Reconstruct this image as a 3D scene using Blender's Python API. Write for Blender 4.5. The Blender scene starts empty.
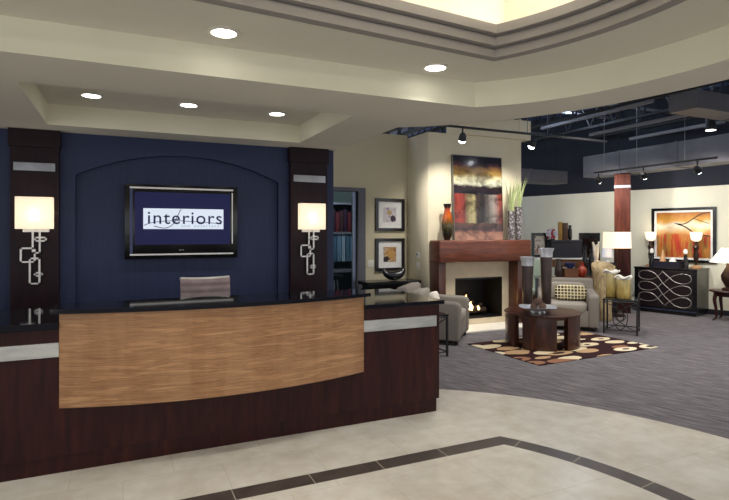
import bpy, bmesh, math, random
from mathutils import Vector, Matrix
random.seed(7)
S = bpy.context.scene
C = S.collection
R = math.radians
# ------------------------------------------------------------------ camera, world, exposure
cd = bpy.data.cameras.new('camera'); cam = bpy.data.objects.new('camera', cd); C.objects.link(cam)
cam.location = (0, 0, 1.6); cam.rotation_euler = (R(90), 0, R(-24.5))
cd.sensor_width = 36; cd.lens = 36*530/729; cd.shift_y = -18/729; cd.clip_end = 100
S.camera = cam
W = bpy.data.worlds.new('world'); S.world = W; W.use_nodes = True
W.node_tree.nodes['Background'].inputs[0].default_value = (0.97, 0.98, 1.0, 1)
W.node_tree.nodes['Background'].inputs[1].default_value = 1.05
S.view_settings.view_transform = 'Standard'; S.view_settings.look = 'None'
S.view_settings.exposure = 0.0; S.view_settings.gamma = 1.0; S.view_settings.use_curve_mapping = False
WARM = (1.0, 0.88, 0.7); NEUT = (1.0, 0.97, 0.92); COOL = (0.62, 0.78, 1.0)

def light(kind, loc, energy, color=NEUT, target=None, size=0.05, angle=80, blend=0.6, sx=None, sy=None):
    d = bpy.data.lights.new('lamp_or_fill_light', kind); d.energy = energy; d.color = color
    o = bpy.data.objects.new('lamp_or_fill_light', d); C.objects.link(o); o.location = loc
    if kind == 'SPOT':
        d.spot_size = R(angle); d.spot_blend = blend; d.shadow_soft_size = size
    elif kind == 'POINT': d.shadow_soft_size = size
    elif kind == 'AREA':
        d.shape = 'RECTANGLE'; d.size = sx; d.size_y = sy
    if target is not None:
        o.rotation_euler = (Vector(target)-Vector(loc)).to_track_quat('-Z', 'Y').to_euler()
    return o

# ------------------------------------------------------------------ materials
def srgb(r, g, b):
    f = lambda c: (c/255/12.92) if c/255 <= 0.04045 else ((c/255+0.055)/1.055)**2.4
    return (f(r), f(g), f(b), 1)
class N:
    def __init__(s, name):
        s.m = bpy.data.materials.new(name); s.m.use_nodes = True
        s.t = s.m.node_tree; s.b = s.t.nodes['Principled BSDF']
    def n(s, kind, **kw):
        x = s.t.nodes.new('ShaderNode'+kind)
        for k, v in kw.items(): setattr(x, k, v)
        return x
    def l(s, a, b): s.t.links.new(a, b)
    def coord(s, scale=(1, 1, 1), rot=(0, 0, 0), loc=(0, 0, 0), kind='Object'):
        c = s.n('TexCoord'); mp = s.n('Mapping')
        mp.inputs['Scale'].default_value = scale; mp.inputs['Rotation'].default_value = rot; mp.inputs['Location'].default_value = loc
        s.l(c.outputs[kind], mp.inputs[0]); return mp.outputs[0]
    def noise(s, vec, scale, detail=4, rough=0.55, dist=0):
        x = s.n('TexNoise'); x.inputs['Scale'].default_value = scale; x.inputs['Detail'].default_value = detail
        x.inputs['Roughness'].default_value = rough; x.inputs['Distortion'].default_value = dist
        s.l(vec, x.inputs['Vector']); return x.outputs['Fac']
    def ramp(s, fac, stops, interp='LINEAR'):
        x = s.n('ValToRGB'); x.color_ramp.interpolation = interp
        e = x.color_ramp.elements
        while len(e) < len(stops): e.new(0.5)
        for i, (p, c) in enumerate(stops): e[i].position = p; e[i].color = c
        s.l(fac, x.inputs[0]); return x.outputs[0]
    def math(s, op, a, b=None, clamp=False):
        x = s.n('Math', operation=op, use_clamp=clamp)
        for i, v in enumerate((a, b)):
            if v is None: continue
            if isinstance(v, (int, float)): x.inputs[i].default_value = v
            else: s.l(v, x.inputs[i])
        return x.outputs[0]
    def mix(s, fac, a, b, mode='MIX'):
        x = s.n('MixRGB', blend_type=mode)
        for i, v in enumerate((fac, a, b)):
            if isinstance(v, (int, float)): x.inputs[i].default_value = v
            elif isinstance(v, tuple): x.inputs[i].default_value = v
            else: s.l(v, x.inputs[i])
        return x.outputs[0]
    def sep(s, vec):
        x = s.n('SeparateXYZ'); s.l(vec, x.inputs[0]); return x.outputs
    def col(s, c): 
        if isinstance(c, tuple): s.b.inputs['Base Color'].default_value = c
        else: s.l(c, s.b.inputs['Base Color'])
    def bump(s, h, strength=0.2, dist=0.01):
        x = s.n('Bump'); x.inputs['Strength'].default_value = strength; x.inputs['Distance'].default_value = dist
        s.l(h, x.inputs['Height']); s.l(x.outputs[0], s.b.inputs['Normal'])
    def set(s, rough=0.5, metal=0, spec=0.5, coat=0):
        s.b.inputs['Roughness'].default_value = rough; s.b.inputs['Metallic'].default_value = metal
        s.b.inputs['Specular IOR Level'].default_value = spec; s.b.inputs['Coat Weight'].default_value = coat
        s.b.inputs['Coat Roughness'].default_value = 0.06
        return s.m
    def emit(s, c, st):
        if isinstance(c, tuple): s.b.inputs['Emission Color'].default_value = c
        else: s.l(c, s.b.inputs['Emission Color'])
        s.b.inputs['Emission Strength'].default_value = st

def plain(name, c, rough=0.5, metal=0, var=0.06, scale=12, bump=0, coat=0, spec=0.5):
    k = N(name); f = k.noise(k.coord(), scale)
    lo = tuple(x*(1-var) for x in c[:3])+(1,); hi = tuple(min(1, x*(1+var)) for x in c[:3])+(1,)
    k.col(k.ramp(f, [(0.3, lo), (0.7, hi)]))
    if bump: k.bump(f, bump)
    return k.set(rough, metal, spec, coat)
def wood(name, stops, scale=(1.2, 8, 8), rough=0.35, coat=0.2, dist=0.6, sc=3, spec=0.5):
    k = N(name); f = k.noise(k.coord(scale), sc, 6, 0.6, dist)
    k.col(k.ramp(f, [(p, srgb(*c)) for p, c in stops]))
    return k.set(rough, 0, spec, coat)
def glow(name, c, st, base=None):
    k = N(name); k.col(base or c); k.emit(c, st); return k.set(0.6)
M = {}
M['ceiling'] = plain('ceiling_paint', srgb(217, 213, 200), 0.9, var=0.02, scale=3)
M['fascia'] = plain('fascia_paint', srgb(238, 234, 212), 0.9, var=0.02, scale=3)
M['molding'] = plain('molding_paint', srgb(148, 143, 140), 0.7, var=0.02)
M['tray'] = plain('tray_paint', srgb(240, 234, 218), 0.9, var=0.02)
M['wall'] = plain('wall_paint', srgb(200, 190, 160), 0.85, var=0.02, scale=3)
M['breast'] = plain('breast_paint', srgb(226, 214, 184), 0.85, var=0.02, scale=3)
M['showwall'] = plain('showroom_paint', srgb(226, 222, 202), 0.85, var=0.02, scale=3)
M['darkwall'] = plain('dark_ceiling_paint', srgb(24, 28, 40), 0.8)
M['deck'] = plain('blue_lit_deck', srgb(84, 102, 146), 0.7, var=0.3, scale=2)  # blue lighting among the joists put into the deck colour
M['duct'] = plain('duct_metal', srgb(92, 90, 94), 0.45, 0.4, var=0.2, scale=2)
M['steelblack'] = plain('black_steel', srgb(14, 14, 18), 0.7, 0.0)
M['strut'] = plain('strut_channel', srgb(125, 125, 130), 0.45, 0.6)
k = N('navy_fabric_wall'); f = k.noise(k.coord((60, 60, 1.2)), 3, 3); k.col(k.ramp(f, [(0.3, srgb(28, 38, 74)), (0.7, srgb(40, 53, 94))])); M['navy'] = k.set(0.55)
M['espresso'] = wood('espresso_wood', [(0.3, (34, 13, 14)), (0.55, (50, 20, 18)), (0.75, (68, 29, 23))], (7, 7, 0.9), 0.35, 0.0, spec=0.22)
M['espresso_pillar'] = wood('dark_pillar_wood', [(0.3, (28, 15, 22)), (0.7, (42, 23, 29))], (9, 9, 0.9), 0.4, 0.0, spec=0.22)
k = N('figured_veneer'); f = k.noise(k.coord((1.1, 1.1, 16)), 1.9, 7, 0.62, 1.1); g = k.noise(k.coord((2.2, 2.2, 70)), 2.0, 3, 0.6, 0.4); w = k.noise(k.coord((5, 5, 1.0)), 1.3, 2)
c = k.ramp(f, [(0.32, srgb(122, 80, 50)), (0.44, srgb(172, 124, 82)), (0.5, srgb(140, 96, 62)), (0.57, srgb(186, 138, 94)), (0.68, srgb(206, 160, 116))])
c = k.mix(0.3, c, k.ramp(g, [(0.35, srgb(120, 80, 52)), (0.65, srgb(210, 162, 116))])); c = k.mix(0.15, c, k.ramp(w, [(0.4, srgb(150, 104, 66)), (0.6, srgb(214, 172, 130))]))
k.col(k.mix(1, c, (0.86, 0.86, 0.86, 1), 'MULTIPLY')); M['veneer'] = k.set(0.36, 0, 0.4, 0.1)
M['mantel'] = wood('mantel_wood', [(0.3, (74, 34, 22)), (0.55, (104, 52, 32)), (0.75, (130, 70, 44))], (1, 7, 7), 0.35, 0.25)
M['legwood'] = wood('mantel_leg_wood', [(0.3, (54, 28, 20)), (0.7, (86, 46, 32))], (9, 9, 0.8), 0.35, 0.25)
M['table'] = wood('dark_walnut', [(0.3, (44, 22, 16)), (0.55, (70, 36, 24)), (0.75, (98, 54, 36))], (7, 7, 0.9), 0.3, 0.2)
M['redwood'] = wood('red_column_veneer', [(0.3, (46, 18, 13)), (0.55, (70, 30, 19)), (0.75, (90, 42, 27))], (9, 9, 1), 0.5, 0.0, spec=0.15)
M['granite'] = plain('black_granite', srgb(10, 12, 20), 0.05, var=0.5, scale=160, spec=0.7)
k = N('brushed_steel'); f = k.noise(k.coord((1.5, 1.5, 8)), 3); k.col(k.ramp(f, [(0.3, srgb(182, 182, 178)), (0.7, srgb(212, 212, 206))])); M['steel'] = k.set(0.3, 0.9)
M['bandsteel'] = plain('pillar_band_steel', srgb(150, 152, 156), 0.22, 1, var=0.15, scale=8)
M['nickel'] = plain('polished_nickel', srgb(226, 224, 220), 0.35, 0.55)
M['chrome'] = plain('chrome', srgb(220, 220, 222), 0.12, 1)
M['black'] = plain('black_lacquer', srgb(14, 14, 18), 0.25, coat=0.2)
M['blacksatin'] = plain('black_satin', srgb(20, 20, 24), 0.5)
M['gap'] = plain('firebox_black', srgb(9, 10, 16), 0.6)
M['iron'] = plain('wrought_iron', srgb(48, 44, 46), 0.4, 0.6)
M['shade'] = glow('lit_linen_shade', srgb(255, 226, 184), 1.15, srgb(240, 228, 205))
k = N('translucent_linen'); k.col(srgb(246, 236, 216)); k.b.inputs['Emission Color'].default_value = srgb(255, 246, 232); k.b.inputs['Emission Strength'].default_value = 0.66
tr = k.n('BsdfTranslucent'); tr.inputs[0].default_value = srgb(252, 244, 230); mx_ = k.n('MixShader'); mx_.inputs[0].default_value = 0.55
k.l(k.b.outputs[0], mx_.inputs[1]); k.l(tr.outputs[0], mx_.inputs[2]); k.l(mx_.outputs[0], k.t.nodes['Material Output'].inputs[0]); M['linen'] = k.set(0.8)
M['shade_edge'] = plain('shade_trim', srgb(214, 200, 170), 0.7)
M['lens'] = glow('downlight_lens', (1, 0.97, 0.9, 1), 9)
M['lensring'] = plain('white_ring', srgb(225, 222, 212), 0.5)
M['hotlens'] = glow('spot_lens', (0.9, 0.95, 1, 1), 14)
M['tubelens'] = glow('strip_lens', (0.85, 0.93, 1, 1), 5)
M['screen'] = glow('screen_navy', srgb(22, 27, 86), 0.5, srgb(8, 8, 18))
M['logo'] = glow('logo_white', srgb(222, 232, 246), 0.95, srgb(60, 60, 60))
M['letter'] = glow('logo_letters', srgb(30, 36, 84), 0.6, srgb(6, 6, 10))
M['tagline'] = glow('logo_tagline', srgb(140, 156, 196), 0.8, srgb(30, 30, 40))
M['greymark'] = plain('grey_mark', srgb(130, 132, 140), 0.4)
M['leather'] = plain('brown_leather', srgb(158, 140, 144), 0.35, var=0.15)
M['plasticwhite'] = plain('white_plastic', srgb(222, 218, 205), 0.5)
M['cream'] = plain('cream_limestone', srgb(220, 204, 174), 0.5, var=0.06, scale=6)
M['hearth'] = plain('lit_hearth_limestone', srgb(244, 238, 224), 0.4, var=0.05, scale=6)  # whiter than the surround: light on the hearth put into its colour
k = N('flame'); v = k.coord(); z = k.sep(v)[2]; k.emit(k.ramp(z, [(0.2, (1, 0.75, 0.3, 1)), (0.6, (1, 0.4, 0.08, 1))]), 5); M['flame'] = k.set(0.9)
M['log'] = plain('charred_log', srgb(66, 52, 44), 0.9, var=0.4, scale=20, bump=0.4)
M['sofa'] = plain('taupe_upholstery', srgb(134, 126, 117), 0.9, var=0.09, scale=160, bump=0.15)
M['sofa_cushion'] = plain('taupe_cushion', srgb(150, 142, 131), 0.9, var=0.09, scale=160, bump=0.15)
M['ivory'] = plain('ivory_cloth', srgb(232, 222, 208), 0.9, var=0.05, scale=60)
M['silver'] = plain('hammered_silver', srgb(222, 224, 230), 0.28, 0.6, var=0.12, scale=40, bump=0.15)
M['pine'] = plain('pinecone_brown', srgb(104, 78, 66), 0.7, var=0.5, scale=45, bump=0.8)
M['glassdark'] = plain('smoked_wood', srgb(62, 48, 44), 0.3, var=0.35, scale=6, coat=0.3)
M['white'] = plain('white_ceramic', srgb(238, 234, 224), 0.3)
M['whitemat'] = plain('white_mat_board', srgb(226, 224, 220), 0.8)
M['blue'] = plain('blue_ceramic', srgb(44, 60, 110), 0.35, var=0.6, scale=25)
M['red'] = plain('red_ceramic', srgb(168, 62, 40), 0.25, var=0.15, coat=0.3)
M['brown'] = plain('brown_wood_box', srgb(112, 70, 42), 0.5)
M['gold'] = plain('antique_gold', srgb(128, 98, 48), 0.35, 0.7)
M['palegreen'] = plain('pale_green_cloth', srgb(176, 190, 172), 0.85, scale=60)
M['paleblue'] = glow('lit_blue_shade', srgb(196, 206, 222), 0.55, srgb(200, 206, 215))
M['grass'] = plain('dry_grass', srgb(168, 178, 122), 0.7, var=0.25, scale=8)
M['mirror'] = plain('mirror_glass', srgb(200, 205, 205), 0.06, 1, var=0.02)
M['navybox'] = plain('navy_lacquer', srgb(20, 20, 36), 0.4)
M['tan'] = plain('tan_stone', srgb(190, 146, 104), 0.6, var=0.15)
M['bronze'] = plain('dark_bronze', srgb(62, 44, 34), 0.35, 0.6, var=0.2)
k = N('glass_pane'); k.col((0.75, 0.85, 1, 1)); k.b.inputs['Transmission Weight'].default_value = 1; k.b.inputs['IOR'].default_value = 1.02; M['glass'] = k.set(0.02)
k = N('ruffled_glass'); z = k.sep(k.coord())[2]; f = k.noise(k.coord((6, 6, 1.5)), 4)
k.col(k.mix(0.35, k.ramp(z, [(0.0, srgb(168, 132, 62)), (0.16, srgb(176, 150, 70)), (0.3, srgb(214, 200, 150))]), k.ramp(f, [(0.3, srgb(120, 100, 40)), (0.7, srgb(226, 206, 140))]))); M['ruffle'] = k.set(0.2, coat=0.3)
k = N('rippled_stone'); f = k.noise(k.coord((3, 3, 1)), 6, 6, 0.6, 1.5); k.col(k.ramp(f, [(0.3, srgb(150, 122, 84)), (0.7, srgb(222, 198, 152))])); k.bump(f, 0.6, 0.02); M['stone'] = k.set(0.6)
k = N('red_vase_glaze'); z = k.sep(k.coord())[2]; f = k.noise(k.coord(), 9, 4)
k.col(k.ramp(k.math('ADD', z, k.math('MULTIPLY', k.math('SUBTRACT', f, 0.5), 0.16)), [(0.08, srgb(30, 22, 12)), (0.25, srgb(72, 62, 24)), (0.4, srgb(190, 92, 30)), (0.5, srgb(168, 62, 26)), (0.56, srgb(24, 16, 14))])); M['redvase'] = k.set(0.18, coat=0.5)
k = N('silver_mosaic'); v = k.coord((26, 26, 26)); x = k.n('TexVoronoi'); k.l(v, x.inputs['Vector']); x.inputs['Scale'].default_value = 1
k.col(k.ramp(x.outputs['Distance'], [(0.2, srgb(196, 192, 190)), (0.6, srgb(92, 84, 84))])); M['mosaic'] = k.set(0.3, 0.4)
# tile floor
k = N('travertine_tile'); v = k.coord(); f = k.noise(v, 1.3, 7, 0.62, 0.4); g = k.noise(v, 7, 5)
c = k.mix(0.35, k.ramp(f, [(0.3, srgb(186, 178, 164)), (0.5, srgb(212, 207, 196)), (0.7, srgb(228, 225, 217))]), k.ramp(g, [(0.3, srgb(194, 182, 164)), (0.7, srgb(230, 226, 216))]))
br = k.n('TexBrick'); br.offset = 0.5; k.l(v, br.inputs['Vector']); br.inputs['Scale'].default_value = 1; br.inputs['Brick Width'].default_value = 0.62; br.inputs['Row Height'].default_value = 0.62; br.inputs['Mortar Size'].default_value = 0.004
br.inputs['Color1'].default_value = (1, 1, 1, 1); br.inputs['Color2'].default_value = (0.97, 0.965, 0.955, 1); br.inputs['Mortar'].default_value = (0.88, 0.87, 0.84, 1)
k.col(k.mix(1, c, br.outputs['Color'], 'MULTIPLY')); M['tile'] = k.set(0.24, 0, 0.45)
k = N('dark_border_tile'); v = k.coord(); f = k.noise(v, 8, 5); k.col(k.ramp(f, [(0.3, srgb(66, 58, 54)), (0.7, srgb(84, 75, 70))])); M['border'] = k.set(0.35)
M['grout'] = plain('pale_grout', srgb(170, 160, 145), 0.8)
k = N('striated_carpet'); v = k.coord((1, 1, 1), (0, 0, R(-20))); mp = k.n('Mapping'); mp.inputs['Scale'].default_value = (16, 1.6, 1); k.l(v, mp.inputs[0])
f = k.noise(mp.outputs[0], 2.2, 5, 0.65, 0.3); k.col(k.ramp(f, [(0.25, srgb(80, 76, 79)), (0.5, srgb(112, 107, 109)), (0.75, srgb(152, 146, 147))])); k.bump(f, 0.3, 0.01); M['carpet'] = k.set(0.95, 0, 0.1)
# rug: brown field with cream pebble shapes
k = N('pebble_rug'); v = k.coord((1.5, 3.2, 1)); d = k.n('TexNoise'); d.inputs['Scale'].default_value = 0.9; k.l(v, d.inputs['Vector'])
vv = k.mix(0.22, v, d.outputs['Color']); vo = k.n('TexVoronoi'); vo.inputs['Scale'].default_value = 1.9; vo.inputs['Randomness'].default_value = 0.75; k.l(vv, vo.inputs['Vector'])
cell = k.ramp(k.sep(vo.outputs['Color'])[0], [(0.0, srgb(226, 208, 172)), (0.35, srgb(190, 156, 118)), (0.6, srgb(232, 218, 186)), (0.85, srgb(150, 108, 84))], 'CONSTANT')
hole = k.math('MULTIPLY', k.math('LESS_THAN', vo.outputs['Distance'], 0.2), k.math('GREATER_THAN', k.sep(vo.outputs['Color'])[1], 0.5))
out = k.math('GREATER_THAN', vo.outputs['Distance'], 0.47)
k.col(k.mix(k.math('MAXIMUM', hole, out), cell, srgb(56, 34, 36))); M['rug'] = k.set(0.95, 0, 0.1)
# checked pillow
k = N('checked_cloth'); br = k.n('TexBrick'); br.offset = 0; c0 = k.coord((1, 1, 1), (R(-90), 0, 0)); k.l(c0, br.inputs['Vector']); br.inputs['Scale'].default_value = 1; br.inputs['Brick Width'].default_value = 0.052; br.inputs['Row Height'].default_value = 0.05; br.inputs['Mortar Size'].default_value = 0.0055; br.inputs['Mortar Smooth'].default_value = 0
br.inputs['Color1'].default_value = srgb(48, 38, 34); br.inputs['Color2'].default_value = srgb(120, 104, 58); br.inputs['Mortar'].default_value = srgb(226, 214, 176); k.col(br.outputs['Color']); M['check'] = k.set(0.9)
# abstract painting over the mantel (local z 0..1.42, x -0.5..0.5)
k = N('abstract_bands'); s_ = k.sep(k.coord()); nz = k.noise(k.coord((2, 1, 6)), 3, 5); t = k.math('ADD', k.math('DIVIDE', s_[2], 1.42), k.math('MULTIPLY', k.math('SUBTRACT', nz, 0.5), 0.09))
B0 = [(0.0, (176, 128, 104)), (0.09, (150, 104, 84)), (0.12, (70, 46, 48)), (0.2, (90, 62, 52)), (0.22, (80, 60, 50)), (0.52, (74, 44, 34)), (0.56, (26, 24, 34)), (0.63, (46, 28, 30)), (0.67, (206, 204, 176)), (0.74, (214, 204, 160)), (0.78, (158, 126, 62)), (0.86, (140, 96, 48)), (0.89, (84, 52, 56)), (0.94, (34, 30, 44)), (1.0, (30, 28, 46))]
bands = k.ramp(t, [(p, srgb(*c)) for p, c in B0])
nx = k.noise(k.coord((7, 1, 1.2)), 2, 4); u = k.math('ADD', k.math('ADD', s_[0], 0.5), k.math('MULTIPLY', k.math('SUBTRACT', nx, 0.5), 0.16))
str_ = k.ramp(u, [(p, srgb(*c)) for p, c in [(0.0, (128, 52, 40)), (0.1, (150, 58, 44)), (0.2, (110, 52, 46)), (0.27, (124, 112, 78)), (0.4, (164, 152, 108)), (0.46, (60, 48, 42)), (0.58, (40, 34, 36)), (0.7, (92, 84, 78)), (0.82, (148, 138, 128)), (0.93, (150, 70, 58)), (1.0, (104, 52, 44))]])
msk = k.math('MULTIPLY', k.math('GREATER_THAN', t, 0.2), k.math('LESS_THAN', t, 0.55)); gr = k.noise(k.coord((2.5, 1, 3)), 1.6, 4, 0.55, 0.8); k.col(k.mix(0.75, k.mix(msk, bands, str_), k.ramp(gr, [(0.34, srgb(70, 60, 62)), (0.56, (1, 1, 1, 1))]), 'MULTIPLY')); M['art1'] = k.set(0.22, 0, 0.5, 0.4)
# landscape painting (x -0.52..0.52, z 0..1)
k = N('autumn_painting'); s_ = k.sep(k.coord()); n1 = k.noise(k.coord((2, 1, 3)), 2, 5); t = k.math('ADD', s_[2], k.math('MULTIPLY', k.math('SUBTRACT', n1, 0.5), 0.3))
bands = k.ramp(t, [(p, srgb(*c)) for p, c in [(0.0, (84, 26, 14)), (0.2, (150, 38, 18)), (0.42, (186, 70, 32)), (0.52, (206, 160, 96)), (0.66, (226, 216, 190)), (0.76, (204, 150, 62)), (0.88, (170, 104, 30)), (1.0, (110, 62, 20))]])
n2 = k.noise(k.coord((5, 1, 0.8)), 1.6, 4); str_ = k.ramp(n2, [(p, srgb(*c)) for p, c in [(0.25, (120, 24, 14)), (0.42, (184, 58, 26)), (0.52, (196, 140, 56)), (0.58, (140, 130, 72)), (0.66, (170, 44, 24))]])
k.col(k.mix(k.math('MULTIPLY', k.math('LESS_THAN', t, 0.46), 0.7), bands, str_)); M['art2'] = k.set(0.4)
def printmat(name, stops, sc):
    k = N(name); f = k.noise(k.coord((1, 1, 1)), sc, 4, 0.6, 1.2); k.col(k.ramp(f, [(p, srgb(*c)) for p, c in stops], 'CONSTANT')); return k.set(0.5)
def artprint(name, bg, c1, p1, r1, c2, p2, r2, sc, dots):      # x, z about the print's root
    k = N(name); s3 = k.sep(k.coord()); f = k.noise(k.coord(), sc, 4, 0.6, 1.2)
    def disc(p, rad):
        a = k.math('POWER', k.math('SUBTRACT', s3[0], p[0]), 2.0); b = k.math('POWER', k.math('SUBTRACT', s3[2], p[1]), 2.0)
        return k.math('LESS_THAN', k.math('ADD', k.math('SQRT', k.math('ADD', a, b)), k.math('MULTIPLY', k.math('SUBTRACT', f, 0.5), 0.07)), rad)
    base = k.ramp(f, [(p, srgb(*c)) for p, c in bg], 'CONSTANT'); k.col(k.mix(disc(p2, r2), k.mix(disc(p1, r1), base, srgb(*c1)), srgb(*c2))); return k.set(0.5)
M['print1'] = artprint('plum_blossom_print', [(0, (112, 92, 124)), (0.4, (196, 188, 190)), (0.62, (150, 132, 150))], (176, 148, 100), (-0.01, 0.32), 0.045, (44, 26, 52), (0.06, 0.215), 0.055, 10, 0)
M['print2'] = artprint('gold_leaf_print', [(0, (120, 84, 44)), (0.44, (176, 134, 80)), (0.56, (206, 192, 170)), (0.64, (140, 98, 50))], (186, 140, 76), (0.02, 0.29), 0.07, (34, 26, 30), (-0.08, 0.2), 0.055, 12, 0)

# ------------------------------------------------------------------ mesh helpers
MAT = {}
def root_matrix(o): return MAT.get(o.name, Matrix())
class B:
    def __init__(s): s.bm = bmesh.new()
    def _new(s, before): return [v for v in s.bm.verts if v.index == -1 or v not in before]
    def box(s, c, size, bevel=0, rz=0, seg=2, rot=None):
        r = bmesh.ops.create_cube(s.bm, size=1); vs = r['verts']
        m = Matrix.Translation(c) @ (rot.to_4x4() if rot else Matrix.Rotation(rz, 4, 'Z')) @ Matrix.Diagonal((*size, 1))
        bmesh.ops.transform(s.bm, matrix=m, verts=vs)
        if bevel:
            es = list({e for v in vs for e in v.link_edges})
            bmesh.ops.bevel(s.bm, geom=es, offset=bevel, segments=seg, profile=0.5, affect='EDGES')
        return s
    def bb(s, x0, x1, y0, y1, z0, z1, bevel=0, seg=2): return s.box(((x0+x1)/2, (y0+y1)/2, (z0+z1)/2), (x1-x0, y1-y0, z1-z0), bevel, 0, seg)
    def tube(s, pts, r, seg=8, closed=False):
        pts = [Vector(p) for p in pts]; n = len(pts); rings = []
        up = Vector((0, 0, 1)); prev = None
        for i, p in enumerate(pts):
            if closed: t = pts[(i+1) % n]-pts[i-1]
            else: t = pts[min(i+1, n-1)]-pts[max(i-1, 0)]
            t.normalize()
            if prev is None:
                a = up if abs(t.z) < 0.9 else Vector((1, 0, 0)); nrm = t.cross(a).normalized()
            else:
                nrm = (prev-t*prev.dot(t)); nrm = nrm.normalized() if nrm.length > 1e-6 else t.orthogonal().normalized()
            prev = nrm; bi = t.cross(nrm); rr = r[i] if isinstance(r, (list, tuple)) else r
            rings.append([s.bm.verts.new(p+(nrm*math.cos(2*math.pi*j/seg)+bi*math.sin(2*math.pi*j/seg))*rr) for j in range(seg)])
        for i in range(n if closed else n-1):
            a, b = rings[i], rings[(i+1) % n]
            for j in range(seg): s.bm.faces.new((a[j], a[(j+1) % seg], b[(j+1) % seg], b[j]))
        if not closed: s.bm.faces.new(rings[0][::-1]); s.bm.faces.new(rings[-1])
        return s
    def cyl(s, p0, p1, r0, r1=None, seg=24): return s.tube([p0, p1], [r0, r0 if r1 is None else r1], seg)
    def lathe(s, prof, c=(0, 0, 0), seg=28, wob=None):
        c = Vector(c); rings = []
        for i, (r, z) in enumerate(prof):
            rings.append([s.bm.verts.new(c+Vector((r*math.cos(2*math.pi*j/seg), r*math.sin(2*math.pi*j/seg), z)) *1 if not wob else c+Vector(wob(i, 2*math.pi*j/seg, r, z))) for j in range(seg)])
        for a, b in zip(rings, rings[1:]):
            for j in range(seg): s.bm.faces.new((a[j], a[(j+1) % seg], b[(j+1) % seg], b[j]))
        if prof[0][0] > 1e-5: s.bm.faces.new(rings[0][::-1])
        if prof[-1][0] > 1e-5: s.bm.faces.new(rings[-1])
        bmesh.ops.remove_doubles(s.bm, verts=[v for rg in (rings[0], rings[-1]) for v in rg], dist=1e-5)
        return s
    def prism(s, poly, z0, z1):
        lo = [s.bm.verts.new((x, y, z0)) for x, y in poly]; hi = [s.bm.verts.new((x, y, z1)) for x, y in poly]
        n = len(poly)
        for i in range(n): s.bm.faces.new((lo[i], lo[(i+1) % n], hi[(i+1) % n], hi[i]))
        s.bm.faces.new(lo[::-1]); s.bm.faces.new(hi); return s
    def ring(s, outer, inner, z0, z1):      # two loops of equal length
        n = len(outer); L = [[s.bm.verts.new((x, y, z)) for x, y in lp] for lp, z in ((outer, z0), (outer, z1), (inner, z1), (inner, z0))]
        for a in range(4):
            A, Bq = L[a], L[(a+1) % 4]
            for i in range(n): s.bm.faces.new((A[i], A[(i+1) % n], Bq[(i+1) % n], Bq[i]))
        return s
    def pillow(s, c, size, e=0.45, nu=26, nv=14, rot=None):   # rounded cushion (superellipsoid)
        f = lambda w, m: math.copysign(abs(w)**m, w); rows = []
        rt = rot or Matrix.Identity(3)
        for i in range(nv+1):
            ph = -math.pi/2+math.pi*i/nv; row = []
            for j in range(nu):
                th = 2*math.pi*j/nu
                p = Vector((size[0]/2*f(math.cos(ph), e)*f(math.cos(th), e), size[1]/2*f(math.cos(ph), e)*f(math.sin(th), e), size[2]/2*f(math.sin(ph), e)))
                row.append(s.bm.verts.new(Vector(c)+rt @ p))
            rows.append(row)
        for a, b in zip(rows, rows[1:]):
            for j in range(nu): s.bm.faces.new((a[j], a[(j+1) % nu], b[(j+1) % nu], b[j]))
        bmesh.ops.remove_doubles(s.bm, verts=rows[0]+rows[-1], dist=1e-5)
        return s
    def obj(s, name, m, parent=None, smooth=35, world=True, label=None):
        bm = s.bm; bmesh.ops.recalc_face_normals(bm, faces=bm.faces)
        if parent is not None and world: bmesh.ops.transform(bm, matrix=root_matrix(parent).inverted(), verts=bm.verts)
        me = bpy.data.meshes.new(name); bm.to_mesh(me); bm.free()
        o = bpy.data.objects.new(name, me); C.objects.link(o)
        me.materials.append(m if not isinstance(m, str) else M[m])
        if smooth: me.shade_smooth(); me.set_sharp_from_angle(angle=R(smooth))
        if parent is not None: o.parent = parent; MAT[o.name] = root_matrix(parent)
        if label: o['label'] = label
        return o
def thing(name, label, cat, loc=(0, 0, 0), rz=0, group=None):
    o = bpy.data.objects.new(name, None); C.objects.link(o); o.empty_display_size = 0.1
    o.location = loc; o.rotation_euler = (0, 0, rz); o['label'] = label; o['category'] = cat
    if group: o['group'] = group
    MAT[o.name] = Matrix.Translation(loc) @ Matrix.Rotation(rz, 4, 'Z')
    return o
def single(o, label, cat, loc=None, rz=0, group=None):
    o['label'] = label; o['category'] = cat
    if group: o['group'] = group
    if loc is not None: o.location = loc; o.rotation_euler = (0, 0, rz)
    return o
def struct(o): o['kind'] = 'structure'; return o
def copy_tree(o, loc, rz, label, parent=None, group=None):
    c = o.copy(); C.objects.link(c)
    if parent is None:
        c.location = loc; c.rotation_euler = (0, 0, rz); c['label'] = label
        if group: c['group'] = group
        MAT[c.name] = Matrix.Translation(loc) @ Matrix.Rotation(rz, 4, 'Z')
    else: c.parent = parent
    for ch in list(o.children): copy_tree(ch, None, 0, None, c)
    return c
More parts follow.
